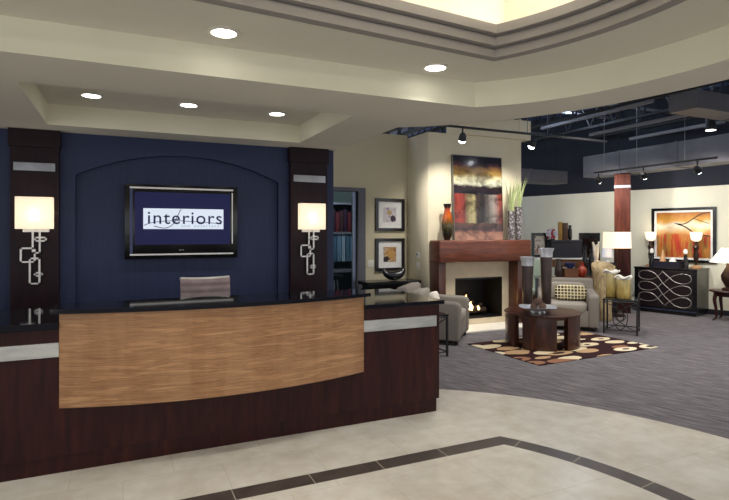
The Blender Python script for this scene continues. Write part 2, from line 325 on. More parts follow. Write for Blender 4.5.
def flat(name, loops, a0, a1, m, axis='Z'):        # polygon with holes, extruded along Z (x,y) or Y (x,z)
    cu = bpy.data.curves.new(name, 'CURVE'); cu.dimensions = '2D'; cu.fill_mode = 'BOTH'; cu.extrude = (a1-a0)/2
    for lp in loops:
        sp = cu.splines.new('POLY'); sp.points.add(len(lp)-1); sp.use_cyclic_u = True
        for p, (x, y) in zip(sp.points, lp): p.co = (x, y, 0, 1)
    tmp = bpy.data.objects.new('tmp', cu); C.objects.link(tmp); bpy.context.view_layer.update()
    me = bpy.data.meshes.new_from_object(tmp.evaluated_get(bpy.context.evaluated_depsgraph_get()))
    bpy.data.objects.remove(tmp); bpy.data.curves.remove(cu)
    mid = (a0+a1)/2
    if axis == 'Z': me.transform(Matrix.Translation((0, 0, mid)))
    else: me.transform(Matrix(((1, 0, 0, 0), (0, 0, 1, mid), (0, 1, 0, 0), (0, 0, 0, 1))))
    b = B(); b.bm.from_mesh(me); bmesh.ops.remove_doubles(b.bm, verts=b.bm.verts, dist=1e-5); bpy.data.meshes.remove(me)
    return b
def arc(cx, cy, r, a0, a1, n=40): return [(cx+r*math.cos(R(a0+(a1-a0)*i/n)), cy+r*math.sin(R(a0+(a1-a0)*i/n))) for i in range(n+1)]
def rect(x0, x1, y0, y1): return [(x0, y0), (x1, y0), (x1, y1), (x0, y1)]
def lobby_loop(cx, cy, r, y, xl, n=40, dl=0):   # straight far side at y, arc round the right, straight near side
    a = math.degrees(math.asin((y-cy)/r))
    return [(xl, y-dl)]+arc(cx, cy, r, a, -a, n)+[(xl, 2*cy-y+dl)]
def spline(pts, n=8, closed=False):
    P = [Vector(p) for p in pts]; out = []; m = len(P)
    for i in range(m if closed else m-1):
        p0 = P[i-1] if (closed or i > 0) else P[0]; p1 = P[i]; p2 = P[(i+1) % m]; p3 = P[(i+2) % m] if (closed or i+2 < m) else P[-1]
        for j in range(n):
            t = j/n; out.append(0.5*((2*p1)+(p2-p0)*t+(2*p0-5*p1+4*p2-p3)*t*t+(3*p1-p0-3*p2+p3)*t**3))
    if not closed: out.append(P[-1])
    return out

# ------------------------------------------------------------------ structure: floors
struct(B().bb(-6, 13, -5, 16, -0.1, 0).obj('floor_carpet', 'carpet', smooth=0))
TC = (0.96, 1.85, 3.36)
struct(B().prism(arc(*TC, 62, -75, 60)+[(-6, -1.5), (-6, 6.1), (2.3, 6.1), (2.3, 4.93)], 0, 0.006).obj('floor', 'tile'))
LC = (0.75, 1.98)
struct(B().ring(lobby_loop(*LC, 2.35, 3.325, -1.6), lobby_loop(*LC, 2.21, 3.185, -1.46), 0.004, 0.0075).obj('trim_1', 'border', smooth=0))
g = B()
for x in (-0.9, -0.4, 0.1, 0.61, 1.11, 1.6, 2.1): g.bb(x-0.0028, x+0.0028, 3.185, 3.325, 0.006, 0.0082)
for a in (31, 20, 8, -4):
    ca, sa = math.cos(R(a)), math.sin(R(a)); g.box((LC[0]+2.28*ca, LC[1]+2.28*sa, 0.0071), (0.14, 0.006, 0.0022), 0, R(a))
struct(g.obj('trim_2', 'grout', smooth=0))

# ------------------------------------------------------------------ structure: lobby ceilings
y_s = 3.5
def spl2(pts): return [(p.x, p.y) for p in spline([(x, y, 0) for x, y in pts], 7)]
arc_in = spl2([(2.57, 3.5), (2.80, 3.27), (2.98, 3.0), (3.1, 2.7), (3.17, 2.35), (3.19, 1.95), (3.13, 1.5), (2.95, 1.05), (2.6, 0.55), (2.05, 0.05), (1.4, -0.4)])
arc_out = spl2([(2.39, 4.48), (2.6, 4.34), (2.79, 4.16), (3.05, 3.87), (3.27, 3.52), (3.45, 3.1), (3.56, 2.6), (3.61, 2.1), (3.57, 1.6), (3.4, 1.05), (3.05, 0.5), (2.5, -0.05), (1.7, -0.7)])
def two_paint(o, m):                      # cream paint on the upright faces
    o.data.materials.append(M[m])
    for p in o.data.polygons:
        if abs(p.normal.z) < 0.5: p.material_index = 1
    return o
# soffit over the desk with the tray recess, and the curved header, one continuous bulkhead at 2.6 m
soff = [(-5, y_s)]+arc_in+arc_out[::-1]+[(2.39, 6.3), (-5, 6.3)]
rec = rect(-0.64, 1.8, 4.17, 5.7)
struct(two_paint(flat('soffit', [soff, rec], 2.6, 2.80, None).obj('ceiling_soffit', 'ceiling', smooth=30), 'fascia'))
struct(B().bb(-0.8, 1.95, 4.05, 5.85, 2.795, 2.86).obj('ceiling_recess', 'ceiling', smooth=0))
struct(B().prism(arc_in+arc_out[::-1], 2.801, 3.3).obj('wall_header', 'darkwall'))
tray = lobby_loop(*LC, 1.845, 2.945, -1.7, dl=0.3)
up_out = [(-5, 3.5)]+arc_in+[(-5, -0.6)]
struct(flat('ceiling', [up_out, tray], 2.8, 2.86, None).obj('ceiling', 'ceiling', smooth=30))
g = B(); prev = None
for i in range(3):
    g.ring(lobby_loop(*LC, 1.9, 2.995, -1.75, dl=0.3), lobby_loop(*LC, 1.826-0.04*i, 2.927-0.04*i, -1.685+0.04*i, dl=0.3), 2.792+0.066*i, 2.792+0.066*i+0.05)
    g.ring(lobby_loop(*LC, 1.9, 2.995, -1.75, dl=0.3), lobby_loop(*LC, 1.84-0.04*i, 2.941-0.04*i, -1.7+0.04*i, dl=0.3), 2.792+0.066*i+0.05, 2.792+0.066*i+0.066)
struct(g.obj('trim_3', 'molding', smooth=30))
big = lobby_loop(*LC, 2.2, 3.18, -1.95)
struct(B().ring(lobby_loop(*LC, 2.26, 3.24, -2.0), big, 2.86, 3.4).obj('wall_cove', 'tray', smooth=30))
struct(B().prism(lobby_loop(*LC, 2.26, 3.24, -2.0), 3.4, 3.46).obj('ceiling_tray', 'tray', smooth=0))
# cove lamps hidden above the moulding
for (p, t, sx) in (((0.4, 3.06, 3.02), (0.4, 2.2, 3.4), 3.4), ((0.4, 0.9, 3.02), (0.4, 1.7, 3.4), 3.4)):
    light('AREA', p, 17, (1, 0.94, 0.82), t, sx=sx, sy=0.08)
for a in (20, 0, -20):
    ca, sa = math.cos(R(a)), math.sin(R(a))
    light('AREA', (LC[0]+2.1*ca, LC[1]+2.1*sa, 3.02), 4.5, (1, 0.94, 0.82), (LC[0]+1.2*ca, LC[1]+1.2*sa, 3.4), sx=0.6, sy=0.08)

# ------------------------------------------------------------------ structure: walls
a0 = 4*0+2.18
W_, hgt = (1.67+0.44)/2, 0.25
Rr = (W_*W_+hgt*hgt)/(2*hgt); cxa = (1.67-0.44)/2; cza = 2.43-Rr; aa = math.degrees(math.asin(W_/Rr))
niche = [(-0.44, 0.02), (1.67, 0.02)]+arc(cxa, cza, Rr, 90-aa, 90+aa, 40)
struct(flat('wall', [rect(-5, 2.36, 0.0, 2.6), niche], 6.10, 6.17, None, 'Y').obj('wall_reception', 'navy', smooth=0))
struct(B().bb(-5, 2.36, 6.17, 6.36, 0, 2.6).obj('wall_niche', 'navy', smooth=0))
for i, x0, x1 in ((4, -0.985, -0.575), (5, 1.79, 2.25)):
    p = struct(B().bb(x0, x1, 6.02, 6.12, 0, 2.43, 0.004).obj('trim_%d' % i, 'espresso_pillar', smooth=0))
    B().bb(x0-0.015, x1+0.015, 6.0, 6.12, 2.425, 2.598, 0.004).obj('pillar_cap', 'espresso_pillar', p, world=False, smooth=0)
    B().bb(x0+0.03, x1-0.03, 6.0, 6.025, 2.19, 2.275, 0.004).obj('steel_band', 'bandsteel', p, world=False, smooth=0, label='brushed steel band')
# wall with the two pictures and the doorway, then the chimney breast
struct(flat('wall', [rect(2.0, 4.57, 0, 3.3), rect(2.78, 3.61, -0.0+0.001, 2.285)], 8.2, 8.32, None, 'Y').obj('wall_back', 'wall', smooth=0))
struct(flat('wall', [rect(4.57, 6.51, 0, 3.25), rect(5.075, 6.06, 0.12, 0.82)], 7.5, 8.3, None, 'Y').obj('wall_fireplace', 'breast', smooth=0))
d = struct(flat('door', [rect(2.65, 3.74, 0, 2.345), rect(2.78, 3.61, 0.001, 2.285)], 8.16, 8.34, None, 'Y').obj('door_1', plain('door_frame_paint', srgb(92, 92, 100), 0.5), smooth=0))
B().bb(2.8, 3.6, 8.25, 8.258, 0.01, 2.28).obj('door_glass', 'glass', d, world=False, smooth=0)
B().bb(3.53, 3.6, 8.235, 8.275, 0.01, 2.28, 0.004).obj('door_stile', plain('aluminium_stile', srgb(120, 130, 150), 0.35, 0.7), d, world=False, smooth=0)
struct(B().bb(1.5, 5.5, 11.0, 11.1, 0, 2.8).obj('wall_workroom', plain('workroom_paint', srgb(150, 160, 140), 0.8), smooth=0))
struct(B().bb(1.4, 1.5, 8.4, 11.1, 0, 2.8).obj('wall_workroom_left', M['wall'], smooth=0))
struct(B().bb(1.4, 5.6, 8.35, 11.1, 2.7, 2.8).obj('ceiling_workroom', M['ceiling'], smooth=0))
light('POINT', (3.5, 9.4, 2.5), 20, COOL, size=0.15)  # added light so the workroom shows, no fixture there
# showroom wall, swung 15 degrees off the grid
wn = Vector((math.cos(R(15)), math.sin(R(15)), 0)); wd = Vector((-wn.y, wn.x, 0)); w0 = Vector((10.41, 6.61, 0))
WR = math.atan2(wd.y, wd.x)
def wallbox(t0, t1, z0, z1, m, name):
    c = w0+wd*(t0+t1)/2+wn*0.06; return struct(B().box((c.x, c.y, (z0+z1)/2), (t1-t0, 0.12, z1-z0), 0, WR).obj(name, m, smooth=0))
wallbox(-5, 8, 0, 2.5, 'showwall', 'wall_right'); wallbox(-5, 8, 2.5, 4.4, 'darkwall', 'wall_upper')
wallbox(-5, 8, 0.0, 0.1, 'darkwall', 'baseboard_right').location = (-0.012, -0.004, 0)
struct(B().bb(1.0, 13, -4, 15.5, 4.4, 4.5).obj('ceiling_deck', 'deck', smooth=0))
# red veneered column by the dresser
p = struct(B().box((9.09, 7.51, 1.375), (0.29, 0.29, 2.75), 0.006, R(-50)).obj('trim_6', 'redwood', smooth=0))
B().box((9.09, 7.51, 2.5), (0.302, 0.302, 0.05), 0.004, R(-50)).obj('steel_band', 'greymark', p, world=False, smooth=0, label='brushed steel band')
B().box((9.09, 7.51, 0.75), (0.3, 0.3, 1.5), 0.004, R(-50)).obj('column_shade', 'espresso', p, world=False, smooth=0, label='dark sleeve for shade on the lower column')  # dark sleeve standing in for shade on the lower column

# ------------------------------------------------------------------ recessed downlights
def downlight(x, y, z, label, e, r=0.075):
    t = thing('recessed_light', label, 'ceiling light', (x, y, z), 0, 'recessed downlights')
    B().lathe([(r, 0.0), (r+0.018, 0), (r+0.02, -0.008), (r, -0.012), (r-0.004, 0)], (x, y, z)).obj('trim_ring', 'lensring', t)
    B().cyl((x, y, z-0.009), (x, y, z-0.001), r-0.003).obj('lens', 'lens', t)
    l = light('SPOT', (x, y, z-0.03), e, NEUT, (x, y, 0), 0.07, 118, 1.0)
for x, y, l in ((-0.25, 5.19, 'round downlight in the soffit tray, leftmost of its row of three'), (0.56, 5.2, 'round downlight in the soffit tray, middle of its row of three'), (1.41, 5.22, 'round downlight in the soffit tray, nearest the right sconce')):
    downlight(x, y, 2.795, l, 22)
downlight(0.55, 3.24, 2.8, 'large round downlight in the cream ceiling, left of the two before the soffit', 38)
downlight(2.065, 3.29, 2.8, 'round downlight in the cream ceiling near the moulding corner', 38)
for x, y, z in ((-1.0, 3.24, 2.77), (1.5, 2.0, 3.37), (-0.3, 2.0, 3.37), (0.55, 0.3, 2.77), (2.0, 0.4, 2.77)):   # added unseen fill spots for the lobby, no fixtures built
    light('SPOT', (x, y, z), 33, NEUT, (x, y, 0), 0.07, 125, 0.9)

# ------------------------------------------------------------------ reception desk
t = thing('reception_desk', 'long dark wood reception desk with bowed tan veneer front and black granite counters', 'reception desk', (0.7, 4.3, 0.006))
xs0, xs1 = -2.6, 2.55
g = B(); g.prism([(xs0, 4.0), (xs1, 4.0), (xs1, 5.0), (1.85, 5.0), (1.85, 4.26), (-0.4, 4.26), (-0.4, 4.75), (xs0, 4.75)], 0.13, 0.965); g.obj('body', 'espresso', t, smooth=0)
B().prism([(xs0, 4.03), (2.54, 4.03), (2.54, 4.97), (1.88, 4.97), (1.88, 4.23), (-0.43, 4.23), (-0.43, 4.72), (xs0, 4.72)], 0.006, 0.131).obj('toe_kick', 'espresso', t, smooth=0)
def bow(x0, x1, front, n=40, yend=3.985):
    ch = (x1-x0)/2; sg = yend-front; r = (ch*ch+sg*sg)/(2*sg); an = math.degrees(math.asin(ch/r))
    return arc((x0+x1)/2, front+r, r, 270-an, 270+an, n)
B().prism(bow(-0.38, 1.81, 3.80)+[(1.81, 4.0), (-0.38, 4.0)], 0.446, 1.068).obj('front_panel', 'veneer', t, label='bowed tan figured veneer panel')
B().prism(bow(-0.43, 1.86, 3.775, yend=3.955)+[(1.88, 4.27), (-0.43, 4.27)], 1.069, 1.098).obj('counter', 'granite', t, label='raised black granite ledge')
B().bb(-0.36, 1.80, 4.06, 4.24, 0.965, 1.069).obj('riser', 'espresso', t, smooth=0)
B().bb(1.81, 2.585, 3.965, 5.03, 0.965, 0.998, 0.003).obj('side_counter', 'granite', t, smooth=0, label='lower black granite counter')
B().bb(-2.62, -0.385, 3.965, 4.78, 0.965, 1.01, 0.003).obj('side_counter', 'granite', t, smooth=0, label='lower black granite counter')
B().bb(1.812, 2.515, 3.985, 4.004, 0.772, 0.866, 0.002).obj('steel_band', 'steel', t, smooth=0, label='brushed steel inlay band')
B().bb(-2.6, -0.382, 3.985, 4.004, 0.782, 0.876, 0.002).obj('steel_band', 'steel', t, smooth=0, label='brushed steel inlay band')
B().bb(-0.395, 1.845, 4.255, 4.72, 0.71, 0.74).obj('worktop', 'espresso', t, smooth=0)

# office chair behind the desk
t = thing('office_chair', 'ribbed brown leather office chair behind the reception desk', 'chair', (0.68, 5.12, 0.0065))
g = B(); rows = []
NU, NV = 14, 66
for side in (0, 1):
    rr = []
    for i in range(NV+1):
        z = 0.5+0.67*i/NV; row = []
        for j in range(NU+1):
            u = -1+2*j/NU; rib = 0.008*abs(math.sin(i/NV*math.pi*11))
            y = 4.98-0.05*(u*u)+0.05*(i/NV-0.5)**2*2+(0.045-rib if side else -rib*1.0)
            row.append(g.bm.verts.new((0.68+0.215*u, y, z+0.012*u*u*(i/NV))))
        rr.append(row)
    rows.append(rr)
for rr in rows:
    for a, b in zip(rr, rr[1:]):
        for j in range(NU): g.bm.faces.new((a[j], a[j+1], b[j+1], b[j]))
A, Bk = rows
for i in range(NV):
    for j in (0, NU): g.bm.faces.new((A[i][j], A[i+1][j], Bk[i+1][j], Bk[i][j]))
for j in range(NU):
    for i in (0, NV): g.bm.faces.new((A[i][j], A[i][j+1], Bk[i][j+1], Bk[i][j]))
g.obj('backrest', 'leather', t, smooth=60)
B().tube(spline([(0.68+0.215*u, 5.003-0.05*u*u+0.025, 1.172+0.012*u*u) for u in (-1, -0.5, 0, 0.5, 1)]), 0.014).obj('top_rail', 'nickel', t)
B().pillow((0.68, 4.9, 0.47), (0.46, 0.46, 0.08), 0.35).obj('seat', 'leather', t, smooth=60)
B().cyl((0.68, 4.92, 0.1), (0.68, 4.92, 0.44), 0.025).obj('gas_post', 'chrome', t)
for k_ in range(5):
    a = R(72*k_+18); e = (0.68+0.28*math.cos(a), 4.92+0.28*math.sin(a), 0.07)
    l = B().tube([(0.68, 4.92, 0.11), e], [0.022, 0.014]).obj('leg', 'chrome', t)
    B().cyl((e[0]-0.012, e[1], 0.0325), (e[0]+0.012, e[1], 0.0325), 0.025).obj('caster', 'black', l)
for sx in (-1, 1):
    B().tube(spline([(0.68+0.2*sx, 5.0, 0.5), (0.68+0.26*sx, 4.98, 0.55), (0.68+0.26*sx, 4.96, 0.68), (0.68+0.26*sx, 4.74, 0.68), (0.68+0.22*sx, 4.76, 0.48)]), 0.012).obj('armrest', 'chrome', t)

# ------------------------------------------------------------------ television
def text_mesh(b, s, size, x0, x1, y, z0, depth=0.002, spacing=1.0):
    cu = bpy.data.curves.new('txt', 'FONT'); cu.body = s; cu.size = 1; cu.extrude = 0; cu.space_character = spacing; cu.offset = 0.004
    o = bpy.data.objects.new('txt', cu); C.objects.link(o); bpy.context.view_layer.update()
    me = bpy.data.meshes.new_from_object(o.evaluated_get(bpy.context.evaluated_depsgraph_get())); bpy.data.objects.remove(o); bpy.data.curves.remove(cu)
    xs = [v.co.x for v in me.vertices]; w = max(xs)-min(xs); fx = (x1-x0)/w
    me.transform(Matrix(((fx, 0, 0, x0-min(xs)*fx), (0, 0, 1, y), (0, size, 0, z0), (0, 0, 0, 1))))
    n0 = len(b.bm.faces); b.bm.from_mesh(me); b.bm.faces.ensure_lookup_table()
    ex = bmesh.ops.extrude_face_region(b.bm, geom=b.bm.faces[n0:])
    bmesh.ops.translate(b.bm, vec=(0, -depth, 0), verts=[v for v in ex['geom'] if isinstance(v, bmesh.types.BMVert)])
    bpy.data.meshes.remove(me); return b
t = thing('television', 'black flat screen television on the navy niche wall showing a white logo', 'television', (0.6, 6.17, 1.31))
B().bb(0.015, 1.185, 6.075, 6.168, 1.312, 2.105, 0.008).obj('housing', 'black', t)
B().bb(0.065, 1.135, 6.066, 6.08, 2.06, 2.078).obj('bezel_strip', 'nickel', t, smooth=0, label='silver strip')
B().bb(0.065, 1.135, 6.066, 6.08, 1.352, 1.368).obj('bezel_strip', 'nickel', t, smooth=0, label='silver strip')
B().bb(0.065, 0.092, 6.068, 6.08, 1.37, 2.058).obj('side_strip', plain('blue_grey_bezel', srgb(62, 70, 104), 0.3, 0.4), t, smooth=0)
B().bb(1.118, 1.13, 6.068, 6.08, 1.47, 2.04).obj('side_strip', 'nickel', t, smooth=0)
sc = B().bb(0.112, 1.1, 6.068, 6.078, 1.465, 2.025).obj('screen', 'screen', t, smooth=0)
lg = B().bb(0.195, 1.025, 6.064, 6.07, 1.632, 1.852).obj('logo_panel', 'logo', sc, smooth=0)
text_mesh(B(), 'interiors', 0.196, 0.24, 1.008, 6.0635, 1.688, spacing=1.12).obj('logo_lettering', 'letter', sc, smooth=0)
text_mesh(B(), 'and', 0.034, 0.58, 0.66, 6.0635, 1.655, spacing=1.4).obj('tagline_word', 'tagline', sc, smooth=0)
text_mesh(B(), 'exteriors', 0.034, 0.71, 0.975, 6.0635, 1.655, spacing=1.4).obj('tagline_word', 'tagline', sc, smooth=0)
b = B(); yq = 6.062
b.tube(spline([(0.205, yq, 1.672), (0.28, yq, 1.70), (0.4, yq, 1.716), (0.55, yq, 1.722), (0.72, yq, 1.712), (0.88, yq, 1.702), (1.0, yq, 1.69)]), 0.0036, 6)
b.tube(spline([(0.575, yq, 1.848), (0.55, yq, 1.80), (0.515, yq, 1.72), (0.47, yq, 1.665), (0.4, yq, 1.642), (0.3, yq, 1.664)]), 0.0042, 6)
b.lathe([(0.0, -0.007), (0.006, 0), (0.0, 0.007)], (0.212, yq, 1.674), 10); b.obj('logo_swoosh', 'letter', sc)
b = B(); b.cyl((0.565, 6.0745, 1.405), (0.565, 6.072, 1.405), 0.009, seg=14); b.bb(0.582, 0.59, 6.072, 6.077, 1.398, 1.412); b.bb(0.596, 0.604, 6.072, 6.077, 1.398, 1.412); b.obj('maker_mark', 'greymark', t, smooth=0)

# ------------------------------------------------------------------ wall sconces
def sconce(x, label):
    t = thing('wall_sconce', label, 'wall lamp', (x, 6.02, 1.07), 0, 'sconces on the dark pillars')
    x0 = x-0.155
    sh = B().ring(rect(x0, x0+0.31, 5.89, 5.985), rect(x0+0.004, x0+0.306, 5.894, 5.981), 1.63, 1.935).obj('lamp_shade', 'linen', t, smooth=0)
    B().lathe([(0, 1.7), (0.012, 1.7), (0.014, 1.75), (0.02, 1.79), (0, 1.83)], (x, 5.937, 0), 14).obj('bulb', 'lens', t)
    B().bb(x0+0.05, x0+0.27, 5.985, 6.02, 1.6, 1.9).obj('back_plate', 'nickel', t, smooth=0)
    for n, (a0, a1, b0, b1) in enumerate([(137, 178, 170, 292), (148, 207, 214, 237), (83, 155, 263, 333), (124, 177, 310, 433), (147, 189, 377, 398)]):
        X = lambda q: x0+(q-68)*0.00181
        Zz = lambda q: 1.63-(q-178)*0.0021
        w = 0.011; y0, y1 = 5.975-0.006*(n % 2), 5.989-0.006*(n % 2)
        p0, p1, q1, q0 = X(a0), X(a1), Zz(b0), Zz(b1)
        g = B(); g.bb(p0, p1, y0, y1, q1-2*w*0.7, q1); g.bb(p0, p1, y0, y1, q0, q0+2*w*0.7); g.bb(p0, p0+w*1.5, y0, y1, q0, q1); g.bb(p1-w*1.5, p1, y0, y1, q0, q1)
        g.obj('frame_link', 'nickel', t, smooth=0)
    B().bb(x-0.047, x-0.036, 5.985, 6.021, 1.3, 1.32).obj('wall_stud', 'nickel', t, smooth=0)
    light('POINT', (x, 5.937, 1.785), 2.8, (1, 0.92, 0.8), size=0.025)
sconce(-0.77, 'lit square-shade sconce with nickel links on the left pillar')
sconce(2.025, 'lit square-shade sconce with nickel links on the right pillar')

# ------------------------------------------------------------------ fireplace
t = thing('fireplace', 'gas fireplace with chunky brown wood mantel and cream stone surround', 'fireplace', (5.5, 7.3, 0))
B().bb(4.585, 6.46, 7.17, 7.498, 1.105, 1.466, 0.03, 3).obj('mantel_beam', 'mantel', t)
B().bb(4.6, 4.735, 7.22, 7.498, 0.0, 1.106, 0.01).obj('mantel_leg', 'legwood', t)
B().bb(6.2, 6.44, 7.22, 7.498, 0.0, 1.106, 0.01).obj('mantel_leg', 'legwood', t)
flat('s', [rect(4.736, 6.199, 0.026, 1.104), rect(5.075, 6.06, 0.12, 0.82)], 7.465, 7.499, None, 'Y').obj('surround', 'cream', t, smooth=0)
B().bb(4.86, 6.3, 6.93, 7.46, 0.001, 0.026, 0.004).obj('hearth', 'hearth', t, smooth=0)
g = B(); g.bb(5.08, 6.055, 7.95, 7.97, 0.122, 0.818); g.bb(5.08, 5.095, 7.47, 7.95, 0.122, 0.818); g.bb(6.04, 6.055, 7.47, 7.95, 0.122, 0.818); g.bb(5.095, 6.04, 7.47, 7.95, 0.122, 0.137); g.bb(5.095, 6.04, 7.47, 7.95, 0.803, 0.818)
g.obj('firebox', 'gap', t, smooth=0)
flat('f', [rect(5.078, 6.057, 0.122, 0.818), rect(5.1, 6.035, 0.15, 0.79)], 7.468, 7.48, None, 'Y').obj('firebox_frame', 'black', t, smooth=0)
for a, b_, r in (((5.2, 7.66, 0.2), (5.75, 7.72, 0.21), 0.05), ((5.3, 7.8, 0.2), (5.9, 7.74, 0.22), 0.055), ((5.3, 7.66, 0.28), (5.66, 7.78, 0.36), 0.04), ((5.5, 7.64, 0.25), (5.82, 7.74, 0.31), 0.035)):
    B().tube([a, b_], [r, r*0.85], 10).obj('log', 'log', t)
for x, y, h, r in ((5.36, 7.62, 0.17, 0.045), (5.43, 7.66, 0.27, 0.06), (5.5, 7.62, 0.15, 0.045), (5.66, 7.62, 0.07, 0.025)):
    B().tube(spline([(x, y, 0.24), (x+0.015, y, 0.24+h*0.4), (x-0.01, y, 0.24+h*0.75), (x+0.01, y, 0.24+h)], 4), [r*(0.6+0.4*math.sin(min(1, i/6)*math.pi/2))*(1-i/12.5)+0.002 for i in range(13)], 8).obj('flame', 'flame', t)
light('POINT', (5.4, 7.56, 0.45), 1.5, (1, 0.6, 0.25), size=0.08)

# painting leaning on the mantel (canvas leans back 2.5 degrees)
t = thing('painting', 'tall abstract painting in bands of black, gold, cream and red leaning above mantel', 'painting', (5.52, 7.40, 1.467))
rt = Matrix.Rotation(R(-2.5), 3, 'X')
b = B().box((0, 0.0, 0.71), (1.0, 0.03, 1.42)); bmesh.ops.rotate(b.bm, cent=(0, 0, 0), matrix=rt, verts=b.bm.verts); b.obj('canvas', 'art1', t, world=False, smooth=0)
b = B(); b.box((-0.506, 0.012, 0.71), (0.012, 0.05, 1.42)); b.box((0.506, 0.012, 0.71), (0.012, 0.05, 1.42)); b.box((0, 0.012, 1.426), (1.02, 0.05, 0.012)); b.box((0, 0.022, 0.71), (0.99, 0.012, 1.41))
bmesh.ops.rotate(b.bm, cent=(0, 0, 0), matrix=rt, verts=b.bm.verts); b.obj('frame', plain('grey_canvas_edge', srgb(112, 108, 100), 0.5, 0.3), t, world=False, smooth=0)
o = B().lathe([(0.045, 0), (0.05, 0.01), (0.075, 0.08), (0.1, 0.2), (0.098, 0.28), (0.07, 0.4), (0.05, 0.48), (0.048, 0.52), (0.068, 0.59), (0.062, 0.592), (0.042, 0.52), (0.0, 0.5)]).obj('mantel_vase', 'redvase')
single(o, 'slender orange and black glazed vase on the left end of the mantel', 'vase', (4.815, 7.31, 1.467))
for x, y, h, r, l, cat in ((6.135, 7.32, 0.5, 0.062, 'left silver mosaic cylinder vase of tall grass on the mantel', 0), (6.3, 7.33, 0.57, 0.068, 'right silver mosaic cylinder vase of tall grass on the mantel', 1)):
    t = thing('grass_vase', l, 'vase', (x, y, 1.467), 0, 'silver vases on the mantel')
    B().lathe([(r, 0), (r, h), (r-0.008, h), (r-0.008, h-0.1), (0, h-0.1)], (x, y, 1.467)).obj('body', 'mosaic', t)
    g = B(); rd = random.Random(3+cat)
    for i in range(15):
        a = rd.uniform(0, 6.28); sp = rd.uniform(0.04, 0.2); H = rd.uniform(0.34, 0.56)
        dx, dy = math.cos(a)*sp, math.sin(a)*sp*0.5-0.03
        g.tube(spline([(x+dx*0.15, y+dy*0.15, 1.467+h-0.09), (x+dx*0.45, y+dy*0.4, 1.467+h+H*0.45), (x+dx, y+dy, 1.467+h+H)], 3), [0.005, 0.006, 0.008, 0.009, 0.007, 0.005, 0.001], 5)
    g.obj('grass', 'grass', t)

# framed prints, switches
for z0, pm, l in ((1.617, 'print1', 'black framed plum print with white mat, upper of the two on wall'), (0.93, 'print2', 'black framed gold leaf print with white mat, lower of the two')):
    t = thing('framed_print', l, 'picture', (4.213, 8.2, z0), 0, 'framed prints by the doorway')
    flat('f', [rect(3.935, 4.492, z0, z0+0.56), rect(3.985, 4.442, z0+0.05, z0+0.51)], 8.155, 8.2, None, 'Y').obj('frame', 'black', t, smooth=0)
    B().bb(3.98, 4.447, 8.185, 8.198, z0+0.045, z0+0.515).obj('mat_board', 'whitemat', t, smooth=0)
    B().bb(4.09, 4.335, 8.178, 8.187, z0+0.155, z0+0.41).obj('print', pm, t, smooth=0)
t = thing('light_switch', 'white double switch plate on the wall left of the lower print', 'light switch', (3.85, 8.2, 1.0))
B().bb(3.79, 3.91, 8.19, 8.2, 1.0, 1.12, 0.003).obj('plate', 'plasticwhite', t); 
for x in (3.825, 3.875): B().bb(x-0.012, x+0.012, 8.183, 8.192, 1.035, 1.085).obj('toggle', 'plasticwhite', t, smooth=0)
t = thing('thermostat', 'small white thermostat on the chimney side wall', 'thermostat', (4.57, 7.82, 1.15))
B().bb(4.548, 4.57, 7.77, 7.87, 1.15, 1.26, 0.004).obj('housing', 'plasticwhite', t); B().bb(4.543, 4.549, 7.8, 7.85, 1.2, 1.245).obj('display', 'greymark', t, smooth=0)
t = thing('light_switch', 'white switch plate on the chimney side wall under the thermostat', 'light switch', (4.57, 7.82, 0.98))
B().bb(4.56, 4.57, 7.77, 7.87, 0.98, 1.1, 0.003).obj('plate', 'plasticwhite', t); B().bb(4.552, 4.561, 7.81, 7.83, 1.02, 1.06).obj('toggle', 'plasticwhite', t, smooth=0)

# console under the prints with the horn bowl
t = thing('console_table', 'black console table against wall under the two framed prints', 'table', (4.02, 7.8, 0))
B().bb(3.52, 4.5, 7.6, 8.0, 0.745, 0.8, 0.005).obj('tabletop', 'black', t, smooth=0)
B().bb(3.58, 4.44, 7.65, 7.95, 0.66, 0.746).obj('apron', 'black', t, smooth=0)
for x in (3.59, 4.43):
    for y in (7.66, 7.94): B().bb(x-0.03, x+0.03, y-0.03, y+0.03, 0, 0.67).obj('leg', 'black', t, smooth=0)
g = B(); pts = []; n = 20
P = [(-0.19, 0, 0.19), (-0.14, 0, 0.115), (-0.06, 0, 0.08), (0.02, 0, 0.078), (0.1, 0, 0.1), (0.15, 0, 0.15), (0.18, 0, 0.21)]
sp = spline(P, 5); g.tube(sp, [0.005+0.072*math.sin(math.pi*i/(len(sp)-1))**0.7 for i in range(len(sp))], 12)
o = g.obj('horn_bowl', 'black'); single(o, 'black horn-shaped bowl on the console under the prints', 'bowl', (4.08, 7.78, 0.802), R(-12))

